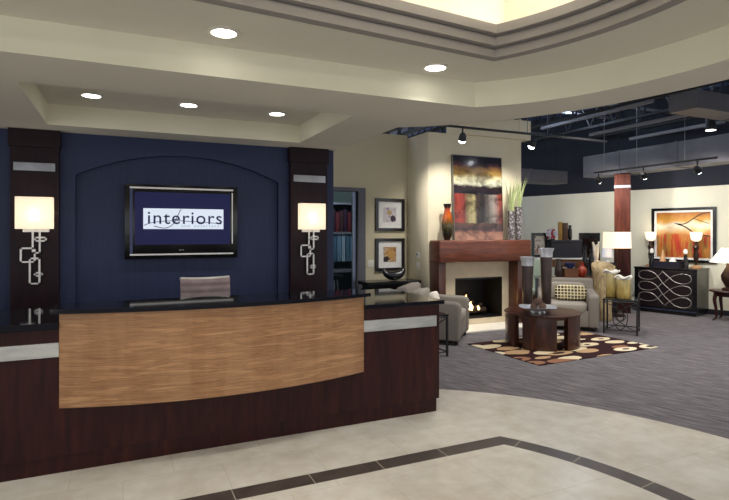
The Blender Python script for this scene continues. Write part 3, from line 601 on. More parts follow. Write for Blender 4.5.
# ------------------------------------------------------------------ rug, armchairs, coffee table
o = B().box((0, 0, 0.006), (2.22, 1.36, 0.011), 0.003).obj('area_rug', 'rug', smooth=0)
single(o, 'brown rug with cream and tan pebble shapes under the coffee table', 'rug', (5.6, 5.62, 0.0), R(2.5))
def armchair(loc, rz, label):
    t = thing('armchair', label, 'armchair', loc, rz, 'taupe armchairs by the fireplace')
    L = dict(world=False)
    B().box((0, 0.0, 0.2), (0.62, 0.8, 0.26), 0.02).obj('base', 'sofa', t, **L)
    for s in (-1, 1):
        g = B(); pr = [(-0.42, 0.06), (0.40, 0.06), (0.43, 0.625), (0.30, 0.625), (-0.1, 0.61), (-0.38, 0.605), (-0.43, 0.56)]
        lo = [g.bm.verts.new((s*0.30, y, z)) for y, z in pr]; hi = [g.bm.verts.new((s*0.465, y, z)) for y, z in pr]
        for i in range(len(pr)): g.bm.faces.new((lo[i], lo[(i+1) % 7], hi[(i+1) % 7], hi[i]))
        g.bm.faces.new(lo); g.bm.faces.new(hi[::-1]); bmesh.ops.recalc_face_normals(g.bm, faces=g.bm.faces)
        bmesh.ops.bevel(g.bm, geom=list(g.bm.edges), offset=0.04, segments=4, profile=0.5, affect='EDGES'); g.obj('arm', 'sofa', t, smooth=60, **L)
    b = B(); b.box((0, 0.36, 0.44), (0.9, 0.18, 0.72), 0.05, seg=4); bmesh.ops.rotate(b.bm, cent=(0, 0.36, 0.1), matrix=Matrix.Rotation(R(-6), 3, 'X'), verts=b.bm.verts); b.obj('back', 'sofa', t, smooth=60, **L)
    B().pillow((0, -0.08, 0.365), (0.6, 0.68, 0.17), 0.3).obj('seat_cushion', 'sofa_cushion', t, smooth=60, **L)
    B().pillow((0, 0.235, 0.585), (0.6, 0.2, 0.30), 0.35, rot=Matrix.Rotation(R(-8), 3, 'X')).obj('back_cushion', 'sofa_cushion', t, smooth=60, **L)
    for sx in (-1, 1):
        for sy in (-1, 1): B().cyl((sx*0.38, sy*0.36, 0.001), (sx*0.38, sy*0.36, 0.075), 0.025, 0.032, 12).obj('foot', 'black', t, **L)
    return t
armchair((4.30, 6.82, 0), R(46.2), 'taupe armchair by the hearth, seen from the side past the desk end')
armchair((6.82, 6.73, 0), R(-42), 'taupe armchair facing forward with a checked pillow beside the coffee table')
o = B().pillow((0, 0, 0.13), (0.52, 0.14, 0.26), 0.5, rot=Matrix.Rotation(R(-16), 3, 'X')).obj('throw_pillow', 'check', smooth=60)
single(o, 'black and cream checked lumbar pillow on the forward-facing armchair', 'pillow', (6.85, 6.675, 0.45), R(-42))
o = B().pillow((0, 0, 0.13), (0.3, 0.12, 0.26), 0.5, rot=Matrix.Rotation(R(-14), 3, 'X')).obj('throw_pillow', 'ivory', smooth=60)
single(o, 'ivory pillow on the armchair seen from the side past the desk', 'pillow', (4.24, 6.77, 0.45), R(46.2))

t = thing('coffee_table', 'round dark walnut coffee table on curved slab legs', 'coffee table', (5.42, 5.81, 0.012))
cx, cy = 5.42, 5.81
B().lathe([(0.5, 0.0), (0.515, 0.004), (0.52, 0.012), (0.52, 0.026), (0.512, 0.034), (0.0, 0.034)], (cx, cy, 0.446), 56).obj('tabletop', 'table', t)
B().lathe([(0.0, 0.0), (0.47, 0.0), (0.47, 0.03), (0.0, 0.03)], (cx, cy, 0.416), 48).obj('under_frame', 'table', t)
va = math.degrees(math.atan2(-cy, -cx))          # towards the desk side
for k_, (da, half, ro) in enumerate(((-4, 26, 0.505), (66, 25, 0.505), (-70, 25, 0.505))):
    a = va+da
    B().prism(arc(cx, cy, ro, a-half, a+half, 18)+arc(cx, cy, ro-0.075, a+half, a-half, 18), 0.0125, 0.447).obj('leg', 'table', t)
# silver dish with pine cones
dx, dy = 5.175, 5.625
t = thing('silver_dish', 'wide shallow silver dish of pine cones on the coffee table', 'dish', (dx, dy, 0.4805))
def wob(i, th, r, z): return (r*math.cos(th), r*math.sin(th), z+(0.008*math.cos(3*th) if i in (3, 4, 5) else 0))
B().lathe([(0.0, 0.045), (0.08, 0.045), (0.17, 0.06), (0.25, 0.095), (0.252, 0.1), (0.24, 0.098), (0.16, 0.07), (0.08, 0.055), (0.0, 0.055)], (dx, dy, 0.4805), 40, wob).obj('bowl', 'silver', t)
for k_ in range(6):
    a = R(60*k_); B().lathe([(0, 0), (0.015, 0.004), (0.02, 0.02), (0.015, 0.04), (0, 0.05)], (dx+0.085*math.cos(a), dy+0.085*math.sin(a), 0.4805), 12).obj('foot', 'silver', t)
rd = random.Random(5); i = 0
for px_, py_, pz in ((-0.075, 0.0, 0), (0.0, -0.075, 0), (0.08, -0.01, 0), (0.01, 0.07, 0), (-0.03, -0.01, 0.062), (0.045, 0.02, 0.062)):
    g = B(); r = 0.046
    for lv in range(7):
        zz = -r*0.9+lv*r*0.3; rr = math.sqrt(max(0.0001, r*r-zz*zz))
        for q in range(8):
            a = 2*math.pi*(q+0.5*(lv % 2))/8; g.box((rr*0.78*math.cos(a), rr*0.78*math.sin(a), zz), (0.02, 0.017, 0.01), 0.003, a, 1)
    g.lathe([(0, -r*0.95), (r*0.6, -r*0.6), (r*0.78, 0), (r*0.6, r*0.6), (0, r*0.95)], (0, 0, 0), 10)
    o = g.obj('pine_cone', 'pine', smooth=30); single(o, 'brown pine cone heaped in the silver dish', 'pine cone', (dx+px_, dy+py_, 0.4805+0.099+pz), i, 'pine cones in the silver dish'); i += 1
for x, y, h, l in ((5.45, 6.14, 0.75, 'shorter smoky dark tapered vase with silver rim behind the dish'), (5.70, 6.02, 0.88, 'taller smoky dark tapered vase with silver rim behind the dish')):
    t = thing('tall_vase', l, 'vase', (x, y, 0.4805), 0, 'dark vases on the coffee table')
    B().lathe([(0.062, 0), (0.066, 0.01), (0.074, h*0.4), (0.086, h-0.13), (0.0, h-0.13)], (x, y, 0.4805)).obj('body', 'glassdark', t)
    B().lathe([(0.0, h-0.13), (0.087, h-0.13), (0.09, h-0.06), (0.112, h), (0.104, h), (0.08, h-0.06), (0, h-0.1)], (x, y, 0.4805)).obj('rim_band', 'silver', t)

# ------------------------------------------------------------------ scroll side tables
t = thing('side_table', 'black iron scrollwork side table holding the ruffled vases', 'side table', (7.26, 6.01, 0), R(-55.2), 'iron scroll side tables')
L = dict(world=False); h = 0.545; q = 0.235
B().box((0, 0, h-0.01), (0.5, 0.5, 0.022), 0.004).obj('tabletop', plain('black_glass_top', srgb(30, 36, 40), 0.08, var=0.1), t, smooth=0, **L)
for sx in (-1, 1):
    for sy in (-1, 1): B().bb(sx*q-0.012, sx*q+0.012, sy*q-0.012, sy*q+0.012, 0.001, h-0.02).obj('leg', 'iron', t, smooth=0, **L)
for k_ in range(4):
    rm = Matrix.Rotation(R(90*k_), 4, 'Z'); g = B()
    g.tube([(-q, -q, 0.06), (q, -q, 0.06)], 0.009, 6); g.tube([(-q, -q, h-0.04), (q, -q, h-0.04)], 0.009, 6)
    m = 0.28
    for s in ((-1, 1) if k_ == 0 else ()):
        g.tube(spline([(-q*s, -q, 0.06), (-q*s*0.3, -q, 0.14), (0.075*s, -q, m), (-q*s*0.3, -q, h-0.13), (-q*s, -q, h-0.05)], 6), 0.007, 6)
        g.tube(spline([(0, -q, 0.06), (s*0.09, -q, 0.17), (s*0.09, -q, h-0.17), (0, -q, h-0.04)], 6), 0.007, 6)
    if k_ == 0: g.tube([(0.05*math.cos(2*math.pi*i/16), -q, m+0.07*math.sin(2*math.pi*i/16)) for i in range(16)], 0.007, 6, True)
    bmesh.ops.transform(g.bm, matrix=rm, verts=g.bm.verts); g.obj('scroll_panel' if k_ == 0 else 'rail_pair', 'iron', t, **L)
copy_tree(t, (3.56, 6.0, 0), 0, 'black iron scrollwork side table partly hidden behind the right end of the desk', group='iron scroll side tables')
def ruffled(loc, r, h, rr, seed, label, rz):
    t = thing('ruffled_vase', label, 'vase', loc, rz, 'ruffled vases on the iron table'); rd = random.Random(seed); ph = rd.uniform(0, 6)
    B().lathe([(r*0.9, 0), (r, 0.01), (r*0.95, h*0.3), (r*0.9, h*0.6), (r*0.98, h-0.035), (r*0.9, h-0.035), (r*0.82, h*0.6), (0, 0.03)], (0, 0, 0), 32).obj('body', 'ruffle', t, smooth=60, **L)
    def w(i, th, q, z): return ((q+(0.02*math.sin(3*th+ph) if i in (1, 2, 3) else 0))*math.cos(th), (q+(0.02*math.sin(3*th+ph) if i in (1, 2, 3) else 0))*math.sin(th), z+(0.018*math.cos(4*th+ph) if i in (1, 2, 3) else 0))
    B().lathe([(r*0.95, h-0.045), (rr*0.9, h-0.012), (rr, h-0.004), (rr*0.95, h+0.01), (r*0.85, h-0.03)], (0, 0, 0), 48, w).obj('ruffled_rim', 'white', t, smooth=60, **L)
ruffled((7.215, 6.165, h+0.0015), 0.085, 0.42, 0.125, 1, 'taller amber glass vase with white ruffled rim on the iron table', 0.3)
ruffled((7.21, 5.93, h+0.0015), 0.108, 0.345, 0.125, 2, 'shorter wider amber glass vase with white ruffled rim on the iron table', 1.2)

# ------------------------------------------------------------------ showroom furniture behind
FZ = R(-24.5)
def wstone(i, th, r, z): return (r*(1+0.05*math.sin(5*th+z*6))*math.cos(th), r*(1+0.05*math.sin(5*th+z*6))*math.sin(th), z+(0.06*math.sin(th+0.6) if i in (5, 6, 7) else 0))
o = B().lathe([(0.12, 0), (0.15, 0.02), (0.15, 0.3), (0.18, 0.62), (0.18, 0.8), (0.2, 0.99), (0.19, 1.0), (0.15, 0.96), (0.12, 0.7), (0, 0.6)], (0, 0, 0), 36, wstone).obj('floor_vase', 'stone', smooth=60)
single(o, 'tall rippled beige stone floor vase behind the iron side table', 'vase', (7.91, 6.95, 0.0))
t = thing('floor_lamp', 'floor lamp with wide cream drum shade in front of the red column', 'lamp', (8.57, 7.2, 0))
B().lathe([(0.15, 0.001), (0.15, 0.02), (0.03, 0.035), (0.015, 0.06), (0.0, 0.06)], (8.57, 7.2, 0)).obj('base', 'bronze', t); B().cyl((8.57, 7.2, 0.05), (8.57, 7.2, 1.42), 0.014).obj('pole', 'bronze', t)
B().lathe([(0.25, 1.295), (0.24, 1.6), (0.235, 1.6), (0.245, 1.295)], (8.57, 7.2, 0), 40).obj('lamp_shade', 'shade', t)
B().lathe([(0, 1.4), (0.03, 1.42), (0.035, 1.46), (0, 1.5)], (8.57, 7.2, 0), 14).obj('bulb', 'lens', t)
light('POINT', (8.57, 7.2, 1.56), 4, WARM, size=0.05)
t = thing('pedestal_chest', 'tall black display chest left of the red column', 'chest', (8.6, 7.62, 0), FZ)
B().box((0, 0, 0.5), (0.52, 0.34, 0.98), 0.006).obj('body', 'blacksatin', t, **L); B().box((0, 0, 0.985), (0.56, 0.38, 0.026), 0.004).obj('chest_top', 'black', t, **L)
for s in (-1, 1):
    dd = B().box((s*0.127, -0.174, 0.5), (0.245, 0.014, 0.9), 0.003).obj('door', 'black', t, **L); B().cyl((s*0.03, -0.18, 0.55), (s*0.03, -0.195, 0.55), 0.01, seg=10).obj('knob', 'nickel', dd, **L)
def at(dx, dy, base=(8.6, 7.62)): c, s = math.cos(FZ), math.sin(FZ); return (base[0]+dx*c-dy*s, base[1]+dx*s+dy*c)
x, y = at(-0.1, -0.05); t = thing('coral_sculpture', 'white branching coral sculpture on the tall black display chest', 'sculpture', (x, y, 0.999))
B().box((0, 0, 0.02), (0.1, 0.08, 0.04), 0.004).obj('plinth', 'white', t, **L)
g = B(); rd = random.Random(11)
for i in range(11):
    a = rd.uniform(0, 6.28); sp = rd.uniform(0.02, 0.12); H = rd.uniform(0.22, 0.42)
    g.tube(spline([(0, 0, 0.03), (sp*0.5*math.cos(a), sp*0.3*math.sin(a), H*0.5), (sp*math.cos(a+0.4), sp*0.5*math.sin(a), H)], 4), [0.036-0.0026*k_ for k_ in range(9)], 7)
g.obj('coral', 'white', t, **L)
x, y = at(0.16, 0.03); t = thing('table_lamp', 'small lamp with pale blue shade on the tall black display chest', 'lamp', (x, y, 0.999))
B().lathe([(0.05, 0), (0.05, 0.012), (0.015, 0.03), (0.015, 0.12), (0, 0.12)]).obj('base', 'nickel', t, **L); B().lathe([(0.1, 0.1), (0.085, 0.3), (0.08, 0.3), (0.095, 0.1)]).obj('lamp_shade', 'paleblue', t, **L)
# display table with navy box, plate, gold box vases, frame
bx, by = 8.36, 8.49
t = thing('display_table', 'tall white-topped display table at the back wall', 'table', (bx, by, 0), FZ)
B().box((0, 0, 1.045), (1.1, 0.42, 0.03), 0.004).obj('tabletop', 'white', t, smooth=0, **L); B().box((0, 0, 0.95), (1.0, 0.36, 0.16), 0.004).obj('apron', 'brown', t, smooth=0, **L)
for sx in (-1, 1):
    for sy in (-1, 1): B().box((sx*0.46, sy*0.14, 0.45), (0.08, 0.08, 0.9), 0.004).obj('leg', 'brown', t, smooth=0, **L)
P2 = lambda dx, dy, z: at(dx, dy, (bx, by))+(z,)
t = thing('storage_box', 'dark navy storage box on the white-topped display table', 'box', P2(0.13, 0.0, 1.061), FZ)
B().box((0, 0, 0.16), (0.62, 0.3, 0.32), 0.006).obj('body', 'navybox', t, smooth=0, **L); B().box((0, 0, 0.345), (0.64, 0.32, 0.05), 0.006).obj('lid', 'navybox', t, smooth=0, **L)
t = thing('display_plate', 'round red and silver plate standing on the navy box', 'plate', P2(-0.135, 0.0, 1.432), FZ)
B().tube([(0, -0.012, 0.125), (0, 0.012, 0.125)], [0.115, 0.12], 32).obj('disc', printmat('red_silver_glaze', [(0, (190, 190, 200)), (0.46, (150, 30, 40)), (0.6, (110, 20, 34))], 6), t, **L)
B().box((0, 0.01, 0.012), (0.12, 0.07, 0.024), 0.003).obj('stand', 'black', t, **L)
for dx_, w, h_, m, l in ((0.05, 0.07, 0.38, 'gold', 'narrow antique gold box vase on the navy box'), (0.15, 0.1, 0.36, 'bronze', 'dark bronze square vase on navy box, between gold and taller vases'), (0.26, 0.085, 0.31, 'black', 'black rounded vase on the right end of the navy box')):
    if m == 'black': o = B().lathe([(0.03, 0), (0.042, 0.05), (0.042, 0.2), (0.028, 0.27), (0.036, h_), (0.03, h_), (0.02, 0.27), (0, 0.25)]).obj('box_vase', m)
    else:
        o = B().ring(rect(-w/2, w/2, -w/2, w/2), rect(-w/2+0.008, w/2-0.008, -w/2+0.008, w/2-0.008), 0, h_).bb(-w/2+0.004, w/2-0.004, -w/2+0.004, w/2-0.004, 0.002, 0.02).obj('box_vase', m, smooth=0)
    single(o, l, 'vase', P2(dx_, 0.02, 1.432), FZ)
t = thing('picture_frame', 'wide black frame with pale print leaning at left end of display table', 'picture', P2(-0.36, 0.1, 1.061), FZ)
flat('f', [rect(-0.17, 0.17, 0, 0.52), rect(-0.11, 0.11, 0.06, 0.46)], -0.02, 0.015, None, 'Y').obj('frame', 'black', t, smooth=0, **L); B().bb(-0.115, 0.115, 0.002, 0.014, 0.055, 0.465).obj('print', printmat('pale_figure_print', [(0, (120, 80, 60)), (0.42, (210, 200, 186)), (0.6, (170, 120, 90))], 7), t, smooth=0, **L)
# table behind the armchair
sx_, sy_ = 7.74, 7.44
t = thing('sofa_table', 'brown wood table behind the forward-facing armchair', 'table', (sx_, sy_, 0), FZ)
B().box((0, 0, 0.735), (0.74, 0.34, 0.03), 0.004).obj('tabletop', 'brown', t, smooth=0, **L); B().box((0, 0, 0.67), (0.66, 0.28, 0.1), 0.004).obj('apron', 'brown', t, smooth=0, **L)
for ax in (-1, 1):
    for ay in (-1, 1): B().box((ax*0.31, ay*0.12, 0.36), (0.05, 0.05, 0.718), 0.004).obj('leg', 'brown', t, smooth=0, **L)
P3 = lambda dx, dy, z=0.751: at(dx, dy, (sx_, sy_))+(z,)
t = thing('wooden_box', 'small brown wooden box on the table behind the armchair', 'box', P3(-0.09, 0), FZ)
B().box((0, 0, 0.07), (0.26, 0.18, 0.14), 0.004).obj('body', 'brown', t, smooth=0, **L); B().box((0, 0, 0.15), (0.27, 0.19, 0.025), 0.004).obj('lid', 'brown', t, smooth=0, **L)
o = B().lathe([(0.04, 0), (0.08, 0.03), (0.11, 0.1), (0.1, 0.1), (0.06, 0.03), (0, 0.02)]).obj('bowl', 'blue'); single(o, 'blue and white bowl on top of the small brown wooden box', 'bowl', P3(-0.09, 0, 0.914))
o = B().lathe([(0.04, 0), (0.07, 0.03), (0.09, 0.1), (0.075, 0.17), (0.035, 0.21), (0.03, 0.25), (0.045, 0.28), (0.036, 0.28), (0.02, 0.24), (0, 0.22)]).obj('vase', 'red'); single(o, 'glossy red bulbous vase on the table behind the armchair', 'vase', P3(0.13, -0.02))
for dx_, h_, l in ((0.22, 0.62, 'tall black carved figurine on the table behind the armchair, left of pair'), (0.335, 0.55, 'shorter black carved figurine on the right end of the brown table')):
    o = B().lathe([(0.045, 0), (0.045, 0.02), (0.025, 0.05), (0.035, h_*0.3), (0.05, h_*0.55), (0.028, h_*0.75), (0.02, h_*0.8), (0.034, h_*0.9), (0, h_)]).obj('figurine', 'black'); single(o, l, 'figurine', P3(dx_, 0.06), 0, 'black figurines')
o = B().lathe([(0.05, 0), (0.08, 0.06), (0.07, 0.22), (0.04, 0.3), (0.05, 0.34), (0.04, 0.34), (0, 0.3)]).obj('vase', 'glassdark'); single(o, 'brown smoky vase on the left end of the table behind armchair', 'vase', P3(-0.3, 0.0))
# pale green side chair, black cube table
t = thing('side_chair', 'pale green upholstered side chair beyond the tall dark vases', 'chair', (7.2, 7.95, 0), FZ)
B().pillow((0, 0, 0.45), (0.46, 0.44, 0.1), 0.4).obj('seat', 'palegreen', t, smooth=60, **L); B().pillow((0, 0.2, 0.78), (0.44, 0.08, 0.62), 0.4).obj('backrest', 'palegreen', t, smooth=60, **L)
for ax in (-1, 1):
    for ay in (-1, 1): B().cyl((ax*0.18, ay*0.17, 0.001), (ax*0.17, ay*0.16, 0.42), 0.016, 0.022, 10).obj('leg', 'black', t, **L)
t = thing('cube_table', 'tall black cube table behind the armchair, under pale green chair', 'side table', (7.08, 7.51, 0), FZ)
B().box((0, 0, 0.375), (0.28, 0.28, 0.748), 0.006).obj('body', 'blacksatin', t, smooth=0, **L); B().box((0, 0, 0.765), (0.31, 0.31, 0.03), 0.004).obj('tabletop', 'black', t, smooth=0, **L)
# floor mirror
mx, my = 9.12, 8.36
t = thing('floor_mirror', 'black framed standing mirror near the back wall left of the column', 'mirror', (mx, my, 0), FZ)
flat('f', [rect(-0.22, 0.22, 0.002, 1.58), rect(-0.15, 0.15, 0.08, 1.46)], -0.02, 0.02, None, 'Y').obj('frame', 'black', t, smooth=0, **L); B().bb(-0.155, 0.155, 0.0, 0.012, 0.075, 1.465).obj('glass', 'mirror', t, smooth=0, **L)
B().box((0, 0.09, 0.4), (0.04, 0.2, 0.03), 0.003).obj('easel_leg', 'black', t, **L); B().box((0, 0.18, 0.2), (0.04, 0.03, 0.398), 0.003).obj('easel_leg', 'black', t, **L)

# ------------------------------------------------------------------ dresser with swirl inlay
DZ = R(-75); dc = Vector((9.627, 6.996, 0)); dn = wn; dq = dc+dn*0.31
t = thing('dresser', 'black dresser with silver looping ribbon inlay against the right wall', 'dresser', (dq.x, dq.y, 0), DZ)
LW, DD, HH = 1.14, 0.61, 0.90
B().box((0, 0, 0.47), (LW, DD, 0.80), 0.005).obj('body', 'black', t, smooth=0, **L); B().box((0, 0.0, 0.885), (LW+0.02, DD+0.02, 0.03), 0.004).obj('dresser_top', 'black', t, smooth=0, **L)
B().box((0, 0.0, 0.036), (LW-0.04, DD-0.05, 0.07), 0.003).obj('plinth', 'black', t, smooth=0, **L)
B().box((0, -DD/2-0.006, 0.085), (LW, 0.014, 0.025)).obj('base_rail', plain('blue_black_rail', srgb(40, 48, 66), 0.25), t, smooth=0, **L)
for s in (-1, 1): B().box((s*0.25, -DD/2-0.006, 0.49), (0.492, 0.012, 0.72), 0.002).obj('door', plain('espresso_black_door', srgb(26, 20, 24), 0.3), t, smooth=0, **L)
yf = -DD/2-0.014
def fp(zx, zy): return ((zx-298)/445*0.96, yf, 0.87-(zy-62)/310*0.74)
lc = [115, 205, 295]; rc = [130, 225, 320]
for k_ in range(4):
    pts = []
    if k_ > 0:
        c0 = lc[k_-1]; pts += [(284, c0-34), (262, c0-12), (238, c0+13), (200, c0+30), (150, c0+37), (95, c0+28), (76, c0), (95, c0-28), (150, c0-36), (205, c0-24), (245, c0+8)]
        pts += [(290, c0+52)] if k_ == 3 else []
    else: pts += [(284, 80)]
    if k_ < 3:
        c1 = rc[k_]
        if k_ > 0: pts += [(290, (lc[k_-1]+8+c1-5)/2+6)]
        pts += [(345, c1-2), (385, c1+28), (445, c1+42), (500, c1+30), (520, c1), (500, c1-30), (445, c1-38), (385, c1-22), (342, c1+2), (318, c1+22), (300, c1+38)]
    B().tube(spline([fp(*p) for p in pts], 6), 0.0065, 6).obj('ribbon_inlay', plain('dull_silver', srgb(150, 146, 144), 0.4, 0.5), t, label='silver ribbon inlay', **L)
def dl(x, y, z=0.9005): c, s = math.cos(DZ), math.sin(DZ); return (dq.x+x*c-y*s, dq.y+x*s+y*c, z)
for x, l in ((-0.44, 'left torch lamp with white glass shade on the dresser'), (0.4, 'right torch lamp with white glass shade on the dresser')):
    t = thing('torch_lamp', l, 'lamp', dl(x+0.02, 0.1), 0, 'torch lamps on the dresser'); 
    B().lathe([(0.1, 0), (0.1, 0.015), (0.06, 0.04), (0.03, 0.06), (0, 0.06)]).obj('base', 'tan', t, **L)
    B().lathe([(0.03, 0.05), (0.02, 0.1), (0.04, 0.16), (0.05, 0.24), (0.035, 0.32), (0.055, 0.4), (0.03, 0.46), (0.04, 0.52), (0, 0.52)]).obj('stem', 'bronze', t, **L)
    B().lathe([(0.04, 0.515), (0.085, 0.55), (0.095, 0.6), (0.11, 0.7), (0.103, 0.7), (0.085, 0.6), (0, 0.54)]).obj('glass_shade', glow('torch_glass', srgb(255, 236, 206), 1.0), t, **L)
    p = dl(x+0.02, 0.1); light('POINT', (p[0], p[1], 1.66), 1.2, WARM, size=0.05)
t = thing('serving_tray', 'long blue-black tray box on the dresser between torch lamps', 'tray', dl(0.0, -0.12), DZ)
B().ring(rect(-0.24, 0.24, -0.1, 0.1), rect(-0.225, 0.225, -0.085, 0.085), 0, 0.12).obj('rim', 'navybox', t, smooth=0, **L); B().bb(-0.225, 0.225, -0.085, 0.085, 0.001, 0.015).obj('tray_floor', 'navybox', t, smooth=0, **L)
p = dl(-0.1, -0.12, 0.9165); o = B().lathe([(0.07, 0), (0.065, 0.08), (0.035, 0.2), (0.006, 0.34), (0, 0.34)]).obj('cone_shell', 'tan'); single(o, 'pale tan cone standing in the tray on the dresser', 'ornament', p)
p = dl(0.08, -0.12, 0.9165); o = B().lathe([(0.03, 0), (0.07, 0.05), (0.06, 0.12), (0.03, 0.17), (0, 0.18)]).obj('ornament_jar', 'white'); single(o, 'small round white jar standing in the tray on the dresser', 'jar', p)
for x, l in ((-0.31, 'black figurine with white head on the dresser left of the tray'), (0.31, 'black figurine with white head on the dresser right of tray')):
    t = thing('figurine', l, 'figurine', dl(x, -0.12), 0, 'white-headed figurines'); B().lathe([(0.05, 0), (0.055, 0.1), (0.03, 0.2), (0.035, 0.25), (0, 0.26)]).obj('robe', 'black', t, **L); B().lathe([(0, 0.25), (0.035, 0.28), (0.04, 0.32), (0.03, 0.36), (0, 0.375)]).obj('head', 'white', t, **L)
# painting on the right wall
pc = w0+wd*0.47-wn*0.002
t = thing('painting', 'wide black framed autumn painting in orange and yellow above the dresser', 'painting', (pc.x, pc.y, 0.99), DZ)
flat('f', [rect(-0.59, 0.59, 0, 1.1), rect(-0.535, 0.535, 0.055, 1.045)], -0.05, -0.003, None, 'Y').obj('frame', 'black', t, smooth=0, **L)
flat('f', [rect(-0.537, 0.537, 0.053, 1.047), rect(-0.495, 0.495, 0.095, 1.005)], -0.035, -0.02, None, 'Y').obj('liner', 'whitemat', t, smooth=0, **L)
o = B().bb(-0.5, 0.5, -0.02, -0.006, 0.0, 0.92).obj('canvas', 'art2', t, smooth=0, **L); o.location = (0, 0, 0.09)
for pts, r in (([(-0.1, -0.024, 0.68), (0.05, -0.024, 0.62), (0.18, -0.024, 0.52), (0.3, -0.024, 0.47), (0.48, -0.024, 0.44)], 0.012), ([(-0.15, -0.024, 0.7), (0.02, -0.024, 0.68), (0.18, -0.024, 0.78), (0.34, -0.024, 0.88), (0.49, -0.024, 0.9)], 0.009), ([(0.2, -0.024, 0.79), (0.32, -0.024, 0.74), (0.47, -0.024, 0.68)], 0.005)):
    B().tube(spline(pts, 5), r, 6).obj('painted_branch', 'bronze', o, **L).location = (0, 0, -0.09+0.09)
# round lamp table at the right edge
tx, ty = 9.88, 5.95
t = thing('lamp_table', 'dark round table on curved legs at the right edge of the picture', 'side table', (tx, ty, 0), DZ)
B().lathe([(0.0, 0.525), (0.28, 0.525), (0.29, 0.54), (0.28, 0.555), (0, 0.555)], (0, 0, 0), 36).obj('tabletop', 'espresso', t, **L); B().lathe([(0, 0.45), (0.22, 0.45), (0.22, 0.526), (0, 0.526)]).obj('apron', 'espresso', t, **L)
for k_ in range(4):
    a = R(45+90*k_); c, s = math.cos(a), math.sin(a)
    B().tube(spline([(0.2*c, 0.2*s, 0.5), (0.23*c, 0.23*s, 0.38), (0.2*c, 0.2*s, 0.2), (0.2*c, 0.2*s, 0.07), (0.26*c, 0.26*s, 0.018)], 5), [0.034-0.0011*i for i in range(21)], 10).obj('leg', 'espresso', t, **L)
t = thing('table_lamp', 'dark urn lamp with white cone shade on the round table at right edge', 'lamp', (tx, ty, 0.5555))
B().lathe([(0.09, 0), (0.09, 0.03), (0.04, 0.06), (0.1, 0.18), (0.11, 0.26), (0.06, 0.36), (0.03, 0.42), (0.02, 0.55), (0, 0.55)]).obj('urn_base', 'bronze', t, **L)
B().lathe([(0.285, 0.5), (0.1, 0.76), (0.095, 0.76), (0.275, 0.5)], (0, 0, 0), 36).obj('lamp_shade', glow('white_lit_shade', srgb(255, 246, 226), 0.8, srgb(235, 228, 212)), t, **L); B().lathe([(0, 0.755), (0.096, 0.755), (0.096, 0.762), (0, 0.762)]).obj('shade_cap', 'shade_edge', t, **L)
light('POINT', (tx, ty, 1.24), 3, WARM, size=0.05)

# ------------------------------------------------------------------ workroom beyond the doorway
t = thing('shelf_unit', 'grey shelving with counter seen through the glass doorway', 'shelves', (4.2, 10.2, 0))
B().bb(3.5, 4.9, 10.0, 10.45, 1.56, 1.6).obj('shelf', 'molding', t, smooth=0); B().bb(3.5, 4.9, 9.95, 10.45, 0.78, 0.84).obj('counter', 'molding', t, smooth=0); B().bb(3.5, 4.9, 10.45, 10.49, 0.0, 2.2).obj('back_panel', plain('shelf_back', srgb(70, 78, 82), 0.7), t, smooth=0)
B().bb(3.46, 3.5, 9.95, 10.49, 0, 2.2).obj('side_panel', 'darkwall', t, smooth=0); B().bb(4.9, 4.94, 9.95, 10.49, 0, 2.2).obj('side_panel', 'darkwall', t, smooth=0); B().bb(3.5, 4.9, 10.0, 10.45, 2.16, 2.2).obj('shelf', 'molding', t, smooth=0)
nm = ['leftmost', 'second', 'third', 'fourth', 'fifth', 'sixth', 'seventh', 'eighth', 'ninth', 'tenth']
mb = [plain('binder_red', srgb(120, 44, 44), 0.6), plain('binder_brown', srgb(84, 50, 44), 0.6), plain('binder_plum', srgb(70, 40, 56), 0.6)]
x = 3.72
for i in range(10):
    w = 0.075; hh = 0.40+0.03*((i*7) % 3); o = B().bb(-w/2, w/2, -0.14, 0.14, 0, hh, 0.006).obj('binder', mb[i % 3]); single(o, '%s dark sample binder on the upper shelf beyond the doorway' % nm[i], 'binder', (x, 10.2, 1.6005), 0, 'binders beyond the doorway'); x += 0.088
ms = [plain('swatch_a', srgb(150, 176, 186), 0.8), plain('swatch_b', srgb(196, 206, 204), 0.8), plain('swatch_c', srgb(110, 140, 150), 0.8)]
x = 3.72
for i in range(9):
    g = B(); pts = [(-0.04+0.08*j/8, 0.012*math.sin(j*1.6)) for j in range(9)]; g.prism(pts+[(p[0], p[1]+0.01) for p in pts[::-1]], 0, 0.56)
    o = g.obj('fabric_swatch', ms[i % 3]); single(o, '%s pale hanging fabric swatch under the shelf beyond doorway' % nm[i], 'fabric swatch', (x, 10.03, 0.9995), 0, 'swatches beyond the doorway'); x += 0.095
t = thing('swatch_rail', 'thin metal rail carrying the swatches beyond the doorway', 'rail', (4.1, 10.03, 1.54)); B().tube([(3.6, 10.03, 1.535), (4.6, 10.03, 1.535)], 0.008).obj('rod', 'strut', t); B().bb(3.62, 3.64, 10.02, 10.04, 1.535, 1.558).obj('bracket', 'strut', t); B().bb(4.56, 4.58, 10.02, 10.04, 1.535, 1.558).obj('bracket', 'strut', t)
t = thing('work_stool', 'black stool with bright metal legs seen low through the doorway', 'stool', (3.55, 9.3, 0))
B().pillow((3.55, 9.3, 0.76), (0.4, 0.4, 0.1), 0.5).obj('seat', 'black', t, smooth=60)
for k_ in range(4):
    a = R(45+90*k_); B().tube([(3.55+0.12*math.cos(a), 9.3+0.12*math.sin(a), 0.73), (3.55+0.2*math.cos(a), 9.3+0.2*math.sin(a), 0.002)], 0.013).obj('leg', 'chrome', t)

